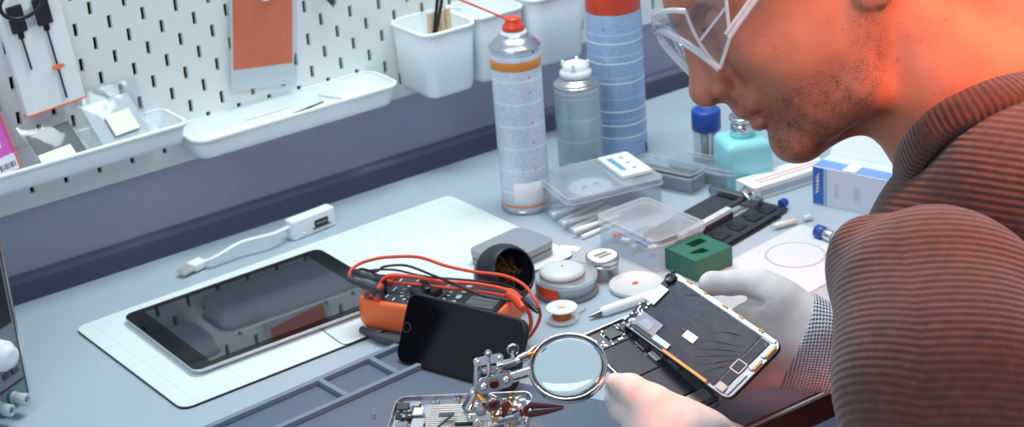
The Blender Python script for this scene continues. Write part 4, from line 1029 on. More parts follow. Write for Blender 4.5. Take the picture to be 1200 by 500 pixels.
# magnifier
mc = at(666, 430, 1.548)
nrm = (Vector(-FW)*.80+Vector(UP)*.62+Vector(RT)*-.10).normalized()
xx = (Vector(RT)-nrm*Vector(RT).dot(nrm)).normalized(); yy = nrm.cross(xx)
TM = Matrix((xx, yy, nrm)).transposed().to_4x4(); TM.translation = mc
t2 = thing('magnifying_glass', 'round chrome-rimmed magnifier held up beside the opened phone', 'magnifier', M_=TM)
Rm = .0318
MB().lathe([(Rm-.0004, -.0050), (Rm+.0004, -.0054), (Rm+.0012, -.0048), (Rm+.0012, .0022), (Rm+.0006, .0028), (Rm-.0004, .0024), (Rm-.0006, .0016), (Rm-.0006, -.0045), (Rm-.0004, -.0050)], 64, cap=False).build('rim', 'chrome', t2)
m = MB(); prof = []
Rl = Rm-.0009
for i in range(9): r = Rl*i/8; prof.append((max(r, 1e-4), -.0012-.0020*(1-(r/Rl)**2)))
for i in range(8, -1, -1): r = Rl*i/8; prof.append((max(r, 1e-4), .0012+.0020*(1-(r/Rl)**2)))
m.lathe(prof, 56); m.build('lens', 'lensglass', t2)
iv2 = TM.inverted()
hp = [iv2 @ at(621, 436, 1.550), iv2 @ at(599, 442, 1.546)]
MB().tube([Vector((-Rm-.0005, -.002, 0)), hp[1]], [.0044, .0048], 16).build('handle_socket', 'chrome', t2)
m = MB()
for a in (172, 184, 196): m.ball((math.cos(rad(a))*(Rm+.0013), math.sin(rad(a))*(Rm+.0013), .001), .0011, n=6)
m.build('rivets', 'silver', t2)
# alligator clips
def clip(label, a, mid, tip, open_, mt, r0=.0034):
    A_, B_, C_ = at(*a), at(*mid), at(*tip)
    tc = thing('alligator_clip', label, 'clip', A_); I = Matrix.Translation(-A_)
    MB().tube([I @ A_, I @ (A_*.5+B_*.5)], [r0*.9, r0*1.2], 12).build('sleeve', 'chrome', tc)
    nn = Vector(UP)
    for s in (1, -1):
        m = MB(); pts = [I @ (A_*.45+B_*.55)+nn*s*.0012, I @ B_+nn*s*.0036, I @ (B_*.5+C_*.5)+nn*s*(.0022+open_*.5), I @ C_+nn*s*(.0003+open_)]
        m.tube(pts, [.0016, .0030, .0022, .0008], 8, sx=1.0)
        d = (pts[3]-pts[1]);
        for k in range(6):
            p = pts[1]+d*(.3+.12*k)-nn*s*.001; m.tube([p+nn*s*.0006, p-nn*s*.0014], [.0006, .0001], 5)
        m.build('jaw', mt, tc)
    MB().ball(I @ B_, .0024, n=7).build('pivot', 'chrome', tc)
    return tc
clip('copper-toned clip reaching up behind the magnifier rim', (606, 421, 1.550), (626, 413, 1.562), (652, 400, 1.585), .0004, 'steel')
knob('disc_knob', 601, 409, d0-.006, .0052, 'chrome', (2, 8))
rod('knob_stem', [(600, 422, d0-.004), (601, 410, d0-.006)], .0014)
clip('dark red clip with toothed jaws pointing right under the magnifier', (603, 485, 1.535), (622, 480, 1.525), (660, 477, 1.500), .0006, 'darkred', .0040)
clip('steel clip gripping the stripped phone frame', (578, 492, 1.543), (590, 494, 1.550), (612, 492, 1.555), .0006, 'steel', .003)
# ------------------------------------------------------------------ organic shapes: signed distance fields, meshed
# All figure coordinates: metres in axes parallel to (RT, UP, -FW) with the origin at the camera position.
def K(px, py, d): return np.array([(px-600)/FPX*d, -(py-250)/FPX*d, -d])
def cap(a, b, ra, rb=None):
    rb = ra if rb is None else rb
    a = np.asarray(a, float); b = np.asarray(b, float); ab = b-a; L2 = float(ab@ab)+1e-12
    def f(X, Y, Z):
        t = np.clip(((X-a[0])*ab[0]+(Y-a[1])*ab[1]+(Z-a[2])*ab[2])/L2, 0, 1)
        return np.sqrt((X-a[0]-t*ab[0])**2+(Y-a[1]-t*ab[1])**2+(Z-a[2]-t*ab[2])**2)-(ra+(rb-ra)*t)
    return f
def ell(c, r, ang=0, yaw=0):
    """ellipsoid; ang rotates its axes in the x-y plane (degrees), yaw about y"""
    c = np.asarray(c, float); ca, sa = math.cos(rad(ang)), math.sin(rad(ang)); cy, sy = math.cos(rad(yaw)), math.sin(rad(yaw))
    def f(X, Y, Z):
        x, y, z = X-c[0], Y-c[1], Z-c[2]
        x, z = cy*x-sy*z, sy*x+cy*z
        u = ca*x+sa*y; v = -sa*x+ca*y
        k0 = np.sqrt((u/r[0])**2+(v/r[1])**2+(z/r[2])**2); k1 = np.sqrt((u/r[0]**2)**2+(v/r[1]**2)**2+(z/r[2]**2)**2)+1e-9
        return k0*(k0-1)/k1
    return f
def smin(a, b, k):
    h = np.clip(.5+.5*(b-a)/k, 0, 1); return b+(a-b)*h-k*h*(1-h)
def smax(a, b, k): return -smin(-a, -b, k)
def union(items):
    """items: (field, k) added in order, k is the blend width; k < 0 carves"""
    def f(X, Y, Z):
        d = None
        for g, k in items:
            e = g(X, Y, Z)
            if d is None: d = e
            elif k < 0: d = smax(d, -e, -k)
            else: d = smin(d, e, k)
        return d
    return f
def surface(f, lo, hi, h):
    lo = np.asarray(lo, float); hi = np.asarray(hi, float); n = np.maximum(4, np.ceil((hi-lo)/h).astype(int)+1)
    ax = [lo[i]+np.arange(n[i])*h for i in range(3)]
    F = np.empty(n, np.float32)
    X, Y = np.meshgrid(ax[0], ax[1], indexing='ij')
    st = 24
    for k in range(0, n[2], st):
        z = ax[2][k:k+st][None, None, :]
        F[:, :, k:k+st] = f(X[:, :, None].astype(np.float32), Y[:, :, None].astype(np.float32), z.astype(np.float32))
    S = F < 0
    c = [S[:-1, :-1, :-1], S[1:, :-1, :-1], S[:-1, 1:, :-1], S[1:, 1:, :-1], S[:-1, :-1, 1:], S[1:, :-1, 1:], S[:-1, 1:, 1:], S[1:, 1:, 1:]]
    al = c[0].copy(); an = c[0].copy()
    for q in c[1:]: al &= q; an |= q
    I, J, Kk = np.nonzero(an & ~al)
    idx = -np.ones(n-1, np.int64); idx[I, J, Kk] = np.arange(len(I))
    corner = [(a, b, cc) for cc in (0, 1) for b in (0, 1) for a in (0, 1)]
    V = [F[I+a, J+b, Kk+cc] for a, b, cc in corner]
    acc = np.zeros((len(I), 3)); cnt = np.zeros(len(I))
    for p in range(8):
        for q in range(p+1, 8):
            dq = [abs(corner[p][t]-corner[q][t]) for t in range(3)]
            if sum(dq) != 1: continue
            a, b = V[p], V[q]; mk_ = (a < 0) != (b < 0); t = np.where(mk_, a/(a-b+1e-20), 0)
            for x in range(3): acc[:, x] += np.where(mk_, corner[p][x]+t*(corner[q][x]-corner[p][x]), 0)
            cnt += mk_
    P_ = acc/cnt[:, None]+np.stack([I, J, Kk], 1); P_ = P_*h+lo
    faces = []
    for x in range(3):
        a = [slice(None)]*3; b = [slice(None)]*3; a[x] = slice(0, -1); b[x] = slice(1, None)
        A, B = S[tuple(a)], S[tuple(b)]; ch = A != B
        i = np.nonzero(ch); y, z = (x+1) % 3, (x+2) % 3
        i = np.stack(i, 1); ok = (i[:, y] > 0) & (i[:, z] > 0) & (i[:, y] < n[y]-1) & (i[:, z] < n[z]-1); i = i[ok]
        ins = A[tuple(i.T)]
        def cell(dy, dz):
            q = i.copy(); q[:, y] -= dy; q[:, z] -= dz; return idx[tuple(q.T)]
        q4 = np.stack([cell(1, 1), cell(0, 1), cell(0, 0), cell(1, 0)], 1)
        q4[~ins] = q4[~ins][:, ::-1]; faces.append(q4)
    return P_, np.concatenate(faces)
PO = {}
def sdfobj(name, f, lo, hi, h, mt, parent=None, attrs=None, relax=1):
    P_, Q = surface(f, lo, hi, h)
    PO[name] = P_
    Wd = np.asarray(CAM)+P_[:, :1]*RT+P_[:, 1:2]*UP-P_[:, 2:3]*FW
    if parent is not None: org = np.array(parent.location)
    else: org = np.array([0, 0, 0.])
    me = bpy.data.meshes.new(name)
    me.vertices.add(len(P_)); me.vertices.foreach_set('co', (Wd-org).astype(np.float32).ravel())
    me.loops.add(Q.size); me.loops.foreach_set('vertex_index', Q.ravel().astype(np.int32))
    me.polygons.add(len(Q)); me.polygons.foreach_set('loop_start', (np.arange(len(Q))*4).astype(np.int32))
    me.polygons.foreach_set('loop_total', np.full(len(Q), 4, np.int32))
    me.update(calc_edges=True); me.validate()
    me.polygons.foreach_set('use_smooth', [True]*len(me.polygons))
    for an, fn in (attrs or {}).items():
        at_ = me.attributes.new(an, 'FLOAT', 'POINT'); at_.data.foreach_set('value', fn(P_[:, 0], P_[:, 1], P_[:, 2]).astype(np.float32))
    me.materials.append(M[mt] if isinstance(mt, str) else mt)
    o = bpy.data.objects.new(name, me); COL.objects.link(o)
    if parent is not None: o.parent = parent
    return o
DH = 1.50                                   # depth of the head's middle plane
PP = FPX/DH
def H(px, py, w=0.): return np.array([(px-600)/PP, -(py-250)/PP, -DH+w])      # head keypoint, w = metres towards the viewer
def r_(px): return px/PP
head = []
add = lambda f, k=.012: head.append((f, k))
add(ell(H(922, -88), (r_(150), r_(122), r_(112)), 33))
add(ell(H(848, -22), (r_(76), r_(60), r_(84)), 33), .02)
add(ell(H(884, 10), (r_(60), r_(85), r_(84)), 33), .02)
add(ell(H(905, 78), (r_(42), r_(66), r_(62)), 33), .02)
add(ell(H(926, 128), (r_(33), r_(44), r_(44)), 33), .014)
add(ell(H(931, 163), (r_(27), r_(26), r_(32)), 20), .010)                      # chin
for s in (1, -1):
    add(cap(H(934, 160, s*r_(16)), H(1000, 108, s*r_(60)), r_(25), r_(25)), .012)   # jaw bone
    add(cap(H(1000, 104, s*r_(60)), H(1002, 0, s*r_(72)), r_(26), r_(22)), .02)
    add(ell(H(876, 62, s*r_(50)), (r_(28), r_(34), r_(26)), 33), .018)         # cheek bone
    add(ell(H(950, 90, s*r_(45)), (r_(56), r_(55), r_(34)), 33), .02)            # cheek fill
    add(ell(H(950, 36, s*r_(52)), (r_(58), r_(56), r_(34)), 0), .03)            # side of the cheek
    add(cap(H(806, -2, s*r_(14)), H(838, -22, s*r_(62)), r_(11), r_(9)), .010)        # brow
# nose
add(cap(H(800, 8), H(824, 90), r_(10), r_(15)), .012)
add(cap(H(840, 40), H(846, 92), r_(16), r_(20)), .010)
add(ell(H(825, 107), (r_(17.5), r_(18), r_(16)), 20), .008)
for s in (1, -1): add(ell(H(842, 104, s*r_(17)), (r_(14), r_(11.5), r_(10)), 10), .0035)
add(cap(H(832, 113), H(850, 108), r_(10), r_(9)), .006)
# mouth mound, lips
add(ell(H(876, 120), (r_(20), r_(21), r_(38)), 33), .012)
add(ell(H(872, 127), (r_(9.5), r_(8), r_(27)), 0), .004)
add(ell(H(889, 145), (r_(9), r_(8.5), r_(22)), 20), .005)
# eye sockets, lids
for s in (1, -1):
    head.append((ell(H(824, 26, s*r_(42)), (r_(14), r_(20), r_(25)), 33), -.012))
    add(ell(H(840, 28, s*r_(40)), (r_(18), r_(18), r_(19)), 0), .005)
for s in (1, -1):
    head.append((cap(H(852, 138.5, 0), H(890, 134, s*r_(30)), r_(2.2), r_(1.4)), -.0025))
    head.append((ell(H(842, 119, s*r_(8)), (r_(8), r_(4.5), r_(4.5)), 10), -.002))
    head.append((cap(H(848, 82, s*r_(26)), H(864, 112, s*r_(34)), r_(3.4), r_(2.6)), -.008)); head.append((cap(H(864, 112, s*r_(36)), H(886, 130, s*r_(45)), r_(2.2), r_(1.2)), -.008))       # smile fold
# neck, trapezius
add(cap(H(1016, 4), H(1114, 100), r_(86), r_(87)), .014)
add(cap(H(945, 160), H(1000, 120), r_(24), r_(34)), .010)
add(cap(H(1105, 112), H(1190, 210), r_(88), r_(120)), .03)
add(cap(H(1120, 40, .0), H(1290, 105, .02), r_(58), r_(70)), .05)
add(ell(H(1250, 300), (r_(150), r_(150), r_(180)), 0), .06)
# ears
for s in (1, -1):
    add(ell(H(1006, -22, s*r_(98)), (r_(24), r_(42), r_(10)), 14, -s*16), .006)
    add(ell(H(997, 8, s*r_(96)), (r_(14), r_(15), r_(9)), 0, -s*10), .005)
    head.append((ell(H(1004, -22, s*r_(110)), (r_(12), r_(24), r_(9)), 14), -.004))
headf = union(head)
skin, nt, b = mk('skin'); L = nt.links
b.inputs['Roughness'].default_value = .48; b.inputs['Subsurface Weight'].default_value = .12; b.inputs['Subsurface Radius'].default_value = (.012, .004, .002); b.inputs['Subsurface Scale'].default_value = .6
tc = nt.nodes.new('ShaderNodeTexCoord')
def noise(s, d=4):
    n = nt.nodes.new('ShaderNodeTexNoise'); n.inputs['Scale'].default_value = s; n.inputs['Detail'].default_value = d; L.new(tc.outputs['Object'], n.inputs['Vector']); return n
def ramp(src, p0, c0, p1, c1):
    cr = nt.nodes.new('ShaderNodeValToRGB'); cr.color_ramp.elements[0].position = p0; cr.color_ramp.elements[0].color = c0; cr.color_ramp.elements[1].position = p1; cr.color_ramp.elements[1].color = c1; L.new(src, cr.inputs[0]); return cr
def mixc(fac, a, c, blend='MIX'):
    x = nt.nodes.new('ShaderNodeMix'); x.data_type = 'RGBA'; x.blend_type = blend
    for i, q in ((0, fac), (6, a), (7, c)):
        if hasattr(q, 'is_output'): L.new(q, x.inputs[i])
        else: x.inputs[i].default_value = q
    return x.outputs[2]
def attr(n):
    a = nt.nodes.new('ShaderNodeAttribute'); a.attribute_name = n; return a.outputs['Fac']
def mth(op, a, c=None):
    x = nt.nodes.new('ShaderNodeMath'); x.operation = op
    for i, q in enumerate((a, c)):
        if q is None: continue
        if hasattr(q, 'is_output'): L.new(q, x.inputs[i])
        else: x.inputs[i].default_value = q
    return x.outputs[0]
base = ramp(noise(22).outputs['Fac'], .35, lin((178, 106, 80)), .65, lin((196, 124, 96))).outputs[0]
base = mixc(mth('MULTIPLY', attr('lip'), .6), base, lin((160, 88, 80)))
st_n = ramp(noise(900, 2).outputs['Fac'], .44, (0, 0, 0, 1), .56, (1, 1, 1, 1)).outputs[0]
st2 = ramp(noise(90, 3).outputs['Fac'], .30, (.35, .35, .35, 1), .7, (1, 1, 1, 1)).outputs[0]
bf = mth('MULTIPLY', mth('MULTIPLY', attr('beard'), 1.0), mth('MULTIPLY', mth('ADD', mth('MULTIPLY', st_n, .6), .4), st2))
base = mixc(bf, base, lin((84, 52, 44)))
fr = ramp(noise(140, 1).outputs['Fac'], .70, (0, 0, 0, 1), .75, (1, 1, 1, 1)).outputs[0]
base = mixc(mth('MULTIPLY', fr, .35), base, lin((150, 84, 64)))
L.new(base, b.inputs['Base Color'])
bp = nt.nodes.new('ShaderNodeBump'); bp.inputs['Strength'].default_value = .35; bp.inputs['Distance'].default_value = .0012
L.new(noise(700, 3).outputs['Fac'], bp.inputs['Height']); L.new(bp.outputs[0], b.inputs['Normal'])
def blob(px, py, rx, ry, ang=0, soft=.5):
    c = H(px, py); ca, sa = math.cos(rad(ang)), math.sin(rad(ang))
    def f(X, Y, Z):
        x, y = (X-c[0])*PP, (Y-c[1])*PP
        # undo the perspective of points off the middle plane
        u = ca*x+sa*y; v = -sa*x+ca*y
        return np.clip((1-np.sqrt((u/rx)**2+(v/ry)**2))/soft, 0, 1)
    return f
def beardf(X, Y, Z):
    a = blob(940, 140, 78, 62, 20, .45)(X, Y, Z); c = blob(1000, 60, 30, 75, 8, .6)(X, Y, Z)*.8
    d = blob(866, 122, 22, 13, -30, .5)(X, Y, Z)*.9; e = blob(975, 115, 60, 52, 40, .5)(X, Y, Z)
    return np.maximum(np.maximum(a, c), np.maximum(d, e))*(1-lipf(X, Y, Z))
def lipf(X, Y, Z):
    return np.maximum(blob(882, 131, 15, 5.5, -16, .5)(X, Y, Z), blob(888, 147, 12, 7, 20, .5)(X, Y, Z))
pl = Vector(at(1000, 60, DH))
person = thing('person', 'man in clear safety glasses, knitted red-brown sweater and white gloves, leaning over the opened phone', 'person', pl)
person.location = pl
bodyo = sdfobj('body', headf, H(730, 420, -.17), H(1400, -260, .17), .0019, skin, person, {'beard': beardf, 'lip': lipf})
# hair
hairm, nt, b = mk('hair_brown'); L = nt.links
b.inputs['Base Color'].default_value = lin((58, 38, 32)); b.inputs['Roughness'].default_value = .55
tc = nt.nodes.new('ShaderNodeTexCoord'); bp = nt.nodes.new('ShaderNodeBump'); bp.inputs['Strength'].default_value = .9; bp.inputs['Distance'].default_value = .003
L.new(noise(300, 3).outputs['Fac'], bp.inputs['Height']); L.new(bp.outputs[0], b.inputs['Normal'])
def hairf(X, Y, Z):
    a = ell(H(924, -90), (r_(157), r_(131), r_(118)), 33)(X, Y, Z)
    a = smin(a, ell(H(1072, -62), (r_(82), r_(76), r_(92)), -12)(X, Y, Z), .03)
    n1 = .0012*np.sin(X*420+Z*90)*np.sin(Z*380+Y*200)
    cut = (X-H(850, 0)[0])*math.cos(rad(33))*1+(Y-H(0, -30)[1])*.75            # keep what lies behind / above the hairline
    a = smax(a, -cut-.0, .006)
    low = -(Y-H(0, 8)[1]); a = smax(a, low, .004)
    ear = ell(H(1003, -5, 0), (r_(30), r_(34), r_(140)), 10)(X, Y, Z)
    a = smax(a, -ear, .004)
    a = smin(a, ell(H(900, -10, .056), (r_(22), r_(15), r_(12)), 20)(X, Y, Z), .006)
    return a+n1
sdfobj('hair', hairf, H(740, 40, -.12), H(1180, -290, .12), .0026, hairm, person)
m = MB(); I_ = Matrix.Translation(-pl)
def wh(px, py, w): h = H(px, py, w); return Vector(np.asarray(CAM)+h[0]*RT+h[1]*UP-h[2]*FW)-pl
for s in (1, -1):
    MB().tube(spline([wh(800, -9, s*.012), wh(812, -18, s*.035), wh(838, -24, s*.056), wh(858, -16, s*.060)], 5), [.003]*6+[.0036]*6+[.0024]*4, 8).build('eyebrow', hairm, person)
    MB().ball(wh(843, 27, s*.0277), .0112).build('eyeball', mat('eye_white', (220, 214, 210), .1), person)
    MB().tube(spline([wh(822, 36, s*.016), wh(820, 40, s*.026), wh(828, 40, s*.038)], 4), [.0006]+[.0014]*7+[.0006], 6).build('eyelashes', hairm, person)
# ---- safety glasses
def gl(px, py, w): return wh(px, py, w)
tg = thing('safety_glasses', 'clear plastic safety glasses with side shields on the man\'s face', 'glasses', pl)
def gsheet(nm, grid, th, mt):
    """curved sheet with thickness from a grid of points"""
    A = [[Vector(q) for q in row] for row in grid]; nr, nc = len(A), len(A[0]); vs = []; m = MB()
    N = []
    for i in range(nr):
        for j in range(nc):
            a = A[min(i+1, nr-1)][j]-A[max(i-1, 0)][j]; b1 = A[i][min(j+1, nc-1)]-A[i][max(j-1, 0)]
            n1 = a.cross(b1); n1.normalize(); N.append(n1)
    P0 = [q for row in A for q in row]; vs = P0+[p+n*th for p, n in zip(P0, N)]; o = nr*nc; fs = []
    for i in range(nr-1):
        for j in range(nc-1):
            a, b1, c1, d1 = i*nc+j, i*nc+j+1, (i+1)*nc+j+1, (i+1)*nc+j
            fs += [[a, d1, c1, b1], [a+o, b1+o, c1+o, d1+o]]
    for j in range(nc-1): fs += [[j, j+1, j+1+o, j+o], [(nr-1)*nc+j+1, (nr-1)*nc+j, (nr-1)*nc+j+o, (nr-1)*nc+j+1+o]]
    for i in range(nr-1): fs += [[(i+1)*nc, i*nc, i*nc+o, (i+1)*nc+o], [i*nc+nc-1, (i+1)*nc+nc-1, (i+1)*nc+nc-1+o, i*nc+nc-1+o]]
    m.add(vs, fs); return m.build(nm, mt, tg)
# front visor: top rim runs high over the brow, bottom rim low on the cheek; wraps from side to side
def vis(v, a):
    """a in -1..1 across the face, v 0 top .. 1 bottom"""
    w = .071*math.sin(a*PI/2*.95)
    back = (1-math.cos(a*PI/2*.95))
    tx, ty = 768+back*28, 19+back*6; bx, by = 773+back*64, 38+back*55
    bulge = -5*math.sin(PI*v)
    return gl(tx+(bx-tx)*v+bulge*.8, ty+(by-ty)*v-bulge*.45, w)
grid = [[vis(v/6, a/12) for a in range(-12, 13)] for v in range(7)]
gsheet('visor', grid, .0016, 'goggle')
for nm, v in (('top_rim', 0), ('bottom_rim', 1)):
    MB().tube([vis(v, a/16) for a in range(-16, 17)], .0031 if v else .0024, 10).build(nm, 'gogglerim', tg)
for s in (1, -1):
    e = lambda v: vis(v, s*1.0)
    MB().tube([e(v/6) for v in range(7)], .0015, 8).build('end_rim', 'gogglerim', tg)
    def side(v, u):
        a_ = e(v); top = gl(834, -14, s*.086); bot = gl(841, 56, s*.083)
        q = top+(bot-top)*v; return a_+(q-a_)*u
    gsheet('side_shield', [[side(v/4, u/5) for u in range(6)] for v in range(5)], .0014, 'goggle')
    MB().tube([side(1, u/5) for u in range(6)], .0016, 8).build('shield_rim', 'gogglerim', tg)
    MB().tube([side(.5, u/5) for u in range(6)], .0012, 8).build('shield_rib', 'gogglerim', tg)
    MB().tube([side(v/5, 1) for v in range(6)], .0016, 8).build('shield_rim', 'gogglerim', tg)
    MB().tube(spline([gl(840, 56, s*.083), gl(858, 30, s*.0865), gl(880, 3, s*.090), gl(935, -40, s*.092), gl(1000, -62, s*.088), gl(1030, -50, s*.083)], 5), .0020, 8).build('temple', 'gogglerim', tg)
    MB().tube(spline([gl(836, 52, s*.084), gl(853, 28, s*.087), gl(875, 0, s*.091), gl(925, -42, s*.093)], 5), .0016, 8).build('temple_upper', 'gogglerim', tg)
    MB().tube(spline([gl(800, 50, s*.010), gl(806, 58, s*.016), gl(818, 62, s*.022)], 4), .0022, 8).build('nose_pad', 'gogglerim', tg)
tg.parent = None
# ---- gloves
glm, nt, b = mk('knit_glove'); L = nt.links
b.inputs['Roughness'].default_value = .85; b.inputs['Sheen Weight'].default_value = .3
tc = nt.nodes.new('ShaderNodeTexCoord')
gb = ramp(noise(60).outputs['Fac'], .3, lin((222, 210, 206)), .7, lin((236, 226, 224))).outputs[0]
L.new(gb, b.inputs['Base Color'])
bp = nt.nodes.new('ShaderNodeBump'); bp.inputs['Strength'].default_value = .5; bp.inputs['Distance'].default_value = .0010
hh = mth('ADD', noise(1300, 2).outputs['Fac'], mth('MULTIPLY', mth('SINE', mth('MULTIPLY', attr('rib'), 2*PI/.0021)), .10))
L.new(hh, bp.inputs['Height']); L.new(bp.outputs[0], b.inputs['Normal'])
cuffm, nt, b = mk('knit_cuff'); L = nt.links
b.inputs['Roughness'].default_value = .85
tc = nt.nodes.new('ShaderNodeTexCoord')
s1 = mth('SINE', mth('MULTIPLY', attr('rib'), 2*PI/.0029)); s2 = mth('SINE', mth('MULTIPLY', attr('rib2'), 2*PI/.0029))
dots = mth('MULTIPLY', mth('ADD', s1, 1.0), mth('ADD', s2, 1.0))
cr = ramp(mth('MULTIPLY', dots, .25), .22, lin((222, 222, 230)), .60, lin((140, 142, 168))).outputs[0]
L.new(cr, b.inputs['Base Color'])
bp = nt.nodes.new('ShaderNodeBump'); bp.inputs['Strength'].default_value = .8; bp.inputs['Distance'].default_value = .0014; bp.invert = True
L.new(dots, bp.inputs['Height']); L.new(bp.outputs[0], b.inputs['Normal'])
def chain(pts, rs, k=.004):
    it = [(cap(pts[i], pts[i+1], rs[i], rs[i+1]), k) for i in range(len(pts)-1)]
    return union(it)
def axisattr(a, b):
    a = np.asarray(a, float); d = np.asarray(b, float)-a; d /= np.linalg.norm(d)
    return lambda X, Y, Z: (X-a[0])*d[0]+(Y-a[1])*d[1]+(Z-a[2])*d[2]
# right glove: palm up under the display half, thumb clamped on the far edge
z0 = 1.60*PS
hand = []
W0 = K(972, 415, 1.655)                             # wrist
hand.append((cap(K(1035, 420, 1.655), K(950, 402, 1.655), .030, .027), .01))
hand.append((cap(K(1030, 440, 1.655), K(950, 432, 1.655), .020, .018), .015))
hand.append((ell(K(915, 392, 1.665), (.046, .042, .018), -8), .022))                     # palm
for (kx, ky) in ((872, 372), (866, 396), (868, 420), (878, 442)):
    hand.append((cap(W0, K(kx, ky, 1.672), .019, .0105), .010))
hand.append((cap(K(960, 385, 1.650), K(908, 348, 1.655), .022, .0175), .014))          # thenar
hand.append((chain([K(915, 352, 1.655), K(893, 334, 1.660), K(862, 332, 1.665), K(836, 331, 1.668)], [.0185, .0140, .0118, .0104]), .008))
hand.append((ell(K(833, 333, 1.668), (.0112, .0105, .0100), 0), .004))
# fingers: knuckle, middle joint, end joint, tip (all behind the panel, curling a little towards the front at the tip)
for pts, rr in (([(878, 368, 1.672), (838, 378, 1.705), (806, 392, 1.712), (786, 404, 1.706)], .0100),
                ([(868, 396, 1.676), (826, 412, 1.700), (796, 426, 1.700), (778, 436, 1.692)], .0102),
                ([(868, 420, 1.674), (832, 440, 1.680), (808, 452, 1.672), (794, 460, 1.662)], .0098),
                ([(880, 441, 1.665), (858, 455, 1.655), (838, 464, 1.644), (824, 470, 1.634)], .0092)):
    hand.append((chain([K(*p) for p in pts], [rr*1.06, rr, rr*.93, rr*.82]), .004))
gf = union(hand)
# a thumb-web hollow between thumb and index edge
hand.append((ell(K(874, 351, 1.650), (.016, .0040, .018), -12), -.006)); gf = union(hand)
lo, hi = K(1080, 510, 1.80), K(770, 300, 1.58)
sdfobj('glove', gf, np.minimum(lo, hi)-.004, np.maximum(lo, hi)+.004, .00125, glm, person, {'rib': axisattr(K(900, 330, 1.6), K(930, 460, 1.6))})
# forearm cuff
cf = union([(cap(K(952, 404, 1.655), K(1010, 420, 1.655), .0300, .0318), .01)])
cut0 = axisattr(K(931, 402, 1.655), K(1010, 414, 1.655))
seam = lambda X, Y, Z: cut0(X, Y, Z)-.010*np.sin((Y-K(0, 405, 1.655)[1])*26)
cuff = lambda X, Y, Z: smax(smax(gf(X, Y, Z)-.0011, -seam(X, Y, Z), .0015), cut0(X, Y, Z)-.082, .003)
axw = lambda X, Y, Z: np.arctan2(Y-K(0, 410, 1.655)[1], Z+1.655)*.033
sdfobj('glove_cuff', cuff, K(900, 500, 1.74), K(1080, 310, 1.58), .0014, cuffm, person, {'rib': cut0, 'rib2': axw})
# left glove: comes from below, thumb on top of the body half's near edge
hand = []
DL = 1.570
hand.append((cap(K(862, 540, DL+.01), K(800, 520, DL+.005), .030, .034), .01))
hand.append((ell(K(778, 502, DL+.004), (.036, .024, .024), -14), .02))
hand.append((chain([K(800, 500, DL), K(764, 472, DL-.002), K(738, 456, DL), K(722, 449, DL+.004)], [.0190, .0160, .0132, .0092]), .012))
hand.append((ell(K(824, 497, DL-.006), (.022, .0125, .018), -8), .010))
hand.append((chain([K(730, 478, DL+.012), K(724, 466, DL+.016), K(722, 455, DL+.018)], [.013, .011, .009]), .006))
for pts, rr in (([(752, 500, DL+.022), (732, 478, DL+.050), (722, 456, DL+.075), (730, 436, DL+.088)], .0100),
                ([(772, 512, DL+.025), (752, 488, DL+.055), (744, 462, DL+.078), (752, 442, DL+.086)], .0102),
                ([(790, 520, DL+.028), (776, 500, DL+.055), (768, 478, DL+.074), (774, 456, DL+.080)], .0098),
                ([(806, 528, DL+.028), (800, 508, DL+.050), (796, 492, DL+.062), (800, 476, DL+.066)], .0090)):
    hand.append((chain([K(*p) for p in pts], [rr*1.08, rr, rr*.93, rr*.82]), .004))
gf2 = union(hand)
sdfobj('glove', gf2, np.array([.04, -.26, -DL-.11]), np.array([.24, -.11, -DL+.05]), .0013, glm, person, {'rib': axisattr(K(740, 500, DL), K(790, 470, DL))})
# ---- sweater
swm, nt, b = mk('rib_knit_sweater'); L = nt.links
b.inputs['Roughness'].default_value = .9; b.inputs['Sheen Weight'].default_value = .25; b.inputs['Sheen Roughness'].default_value = .5
tc = nt.nodes.new('ShaderNodeTexCoord')
rb = mth('SINE', mth('MULTIPLY', attr('rib'), 2*PI/.0056))
c1 = ramp(noise(120, 3).outputs['Fac'], .3, lin((76, 42, 36)), .7, lin((98, 54, 44))).outputs[0]
c2 = mixc(ramp(mth('ADD', mth('MULTIPLY', rb, .5), .5), .0, (.28, .28, .28, 1), .40, (0, 0, 0, 1)).outputs[0], c1, lin((44, 28, 26)))
L.new(c2, b.inputs['Base Color'])
bp = nt.nodes.new('ShaderNodeBump'); bp.inputs['Strength'].default_value = .5; bp.inputs['Distance'].default_value = .0010
st = mth('MULTIPLY', mth('SINE', mth('MULTIPLY', attr('rib2'), 2*PI/.0042)), .08)
L.new(mth('ADD', mth('ADD', rb, st), mth('MULTIPLY', noise(700, 2).outputs['Fac'], .5)), bp.inputs['Height']); L.new(bp.outputs[0], b.inputs['Normal'])
# torso
tor = union([
    (ell(K(1250, 345, 1.56), (.130, .130, .140), 0), .03),
    (cap(K(1146, 246, 1.500), K(1245, 190, 1.50), .060, .070), .03),
    (cap(K(1122, 284, 1.450), K(1190, 235, 1.41), .046, .056), .03),
    (cap(K(1160, 340, 1.50), K(1320, 560, 1.52), .110, .170), .05),
    (cap(K(1120, 340, 1.55), K(1180, 520, 1.60), .070, .110), .04),
    (cap(K(1228, 222, 1.42), K(1320, 260, 1.37), .070, .085), .04),
])
nsh = axisattr(H(1016, 4), H(1114, 100))
inner = cap(H(1040, 50), H(1120, 130), r_(70), r_(96))
tor2 = lambda X, Y, Z: smax(smin(tor(X, Y, Z), smax(headf(X, Y, Z)-.007, r_(196)-nsh(X, Y, Z), .004), .012), -cap(H(1016, 4), H(1120, 106), r_(91), r_(93))(X, Y, Z), .004)
rt_a = axisattr(K(1100, 100, 1.5), K(1060, 300, 1.5)); rt_b = axisattr(K(1000, 300, 1.5), K(1200, 240, 1.5))
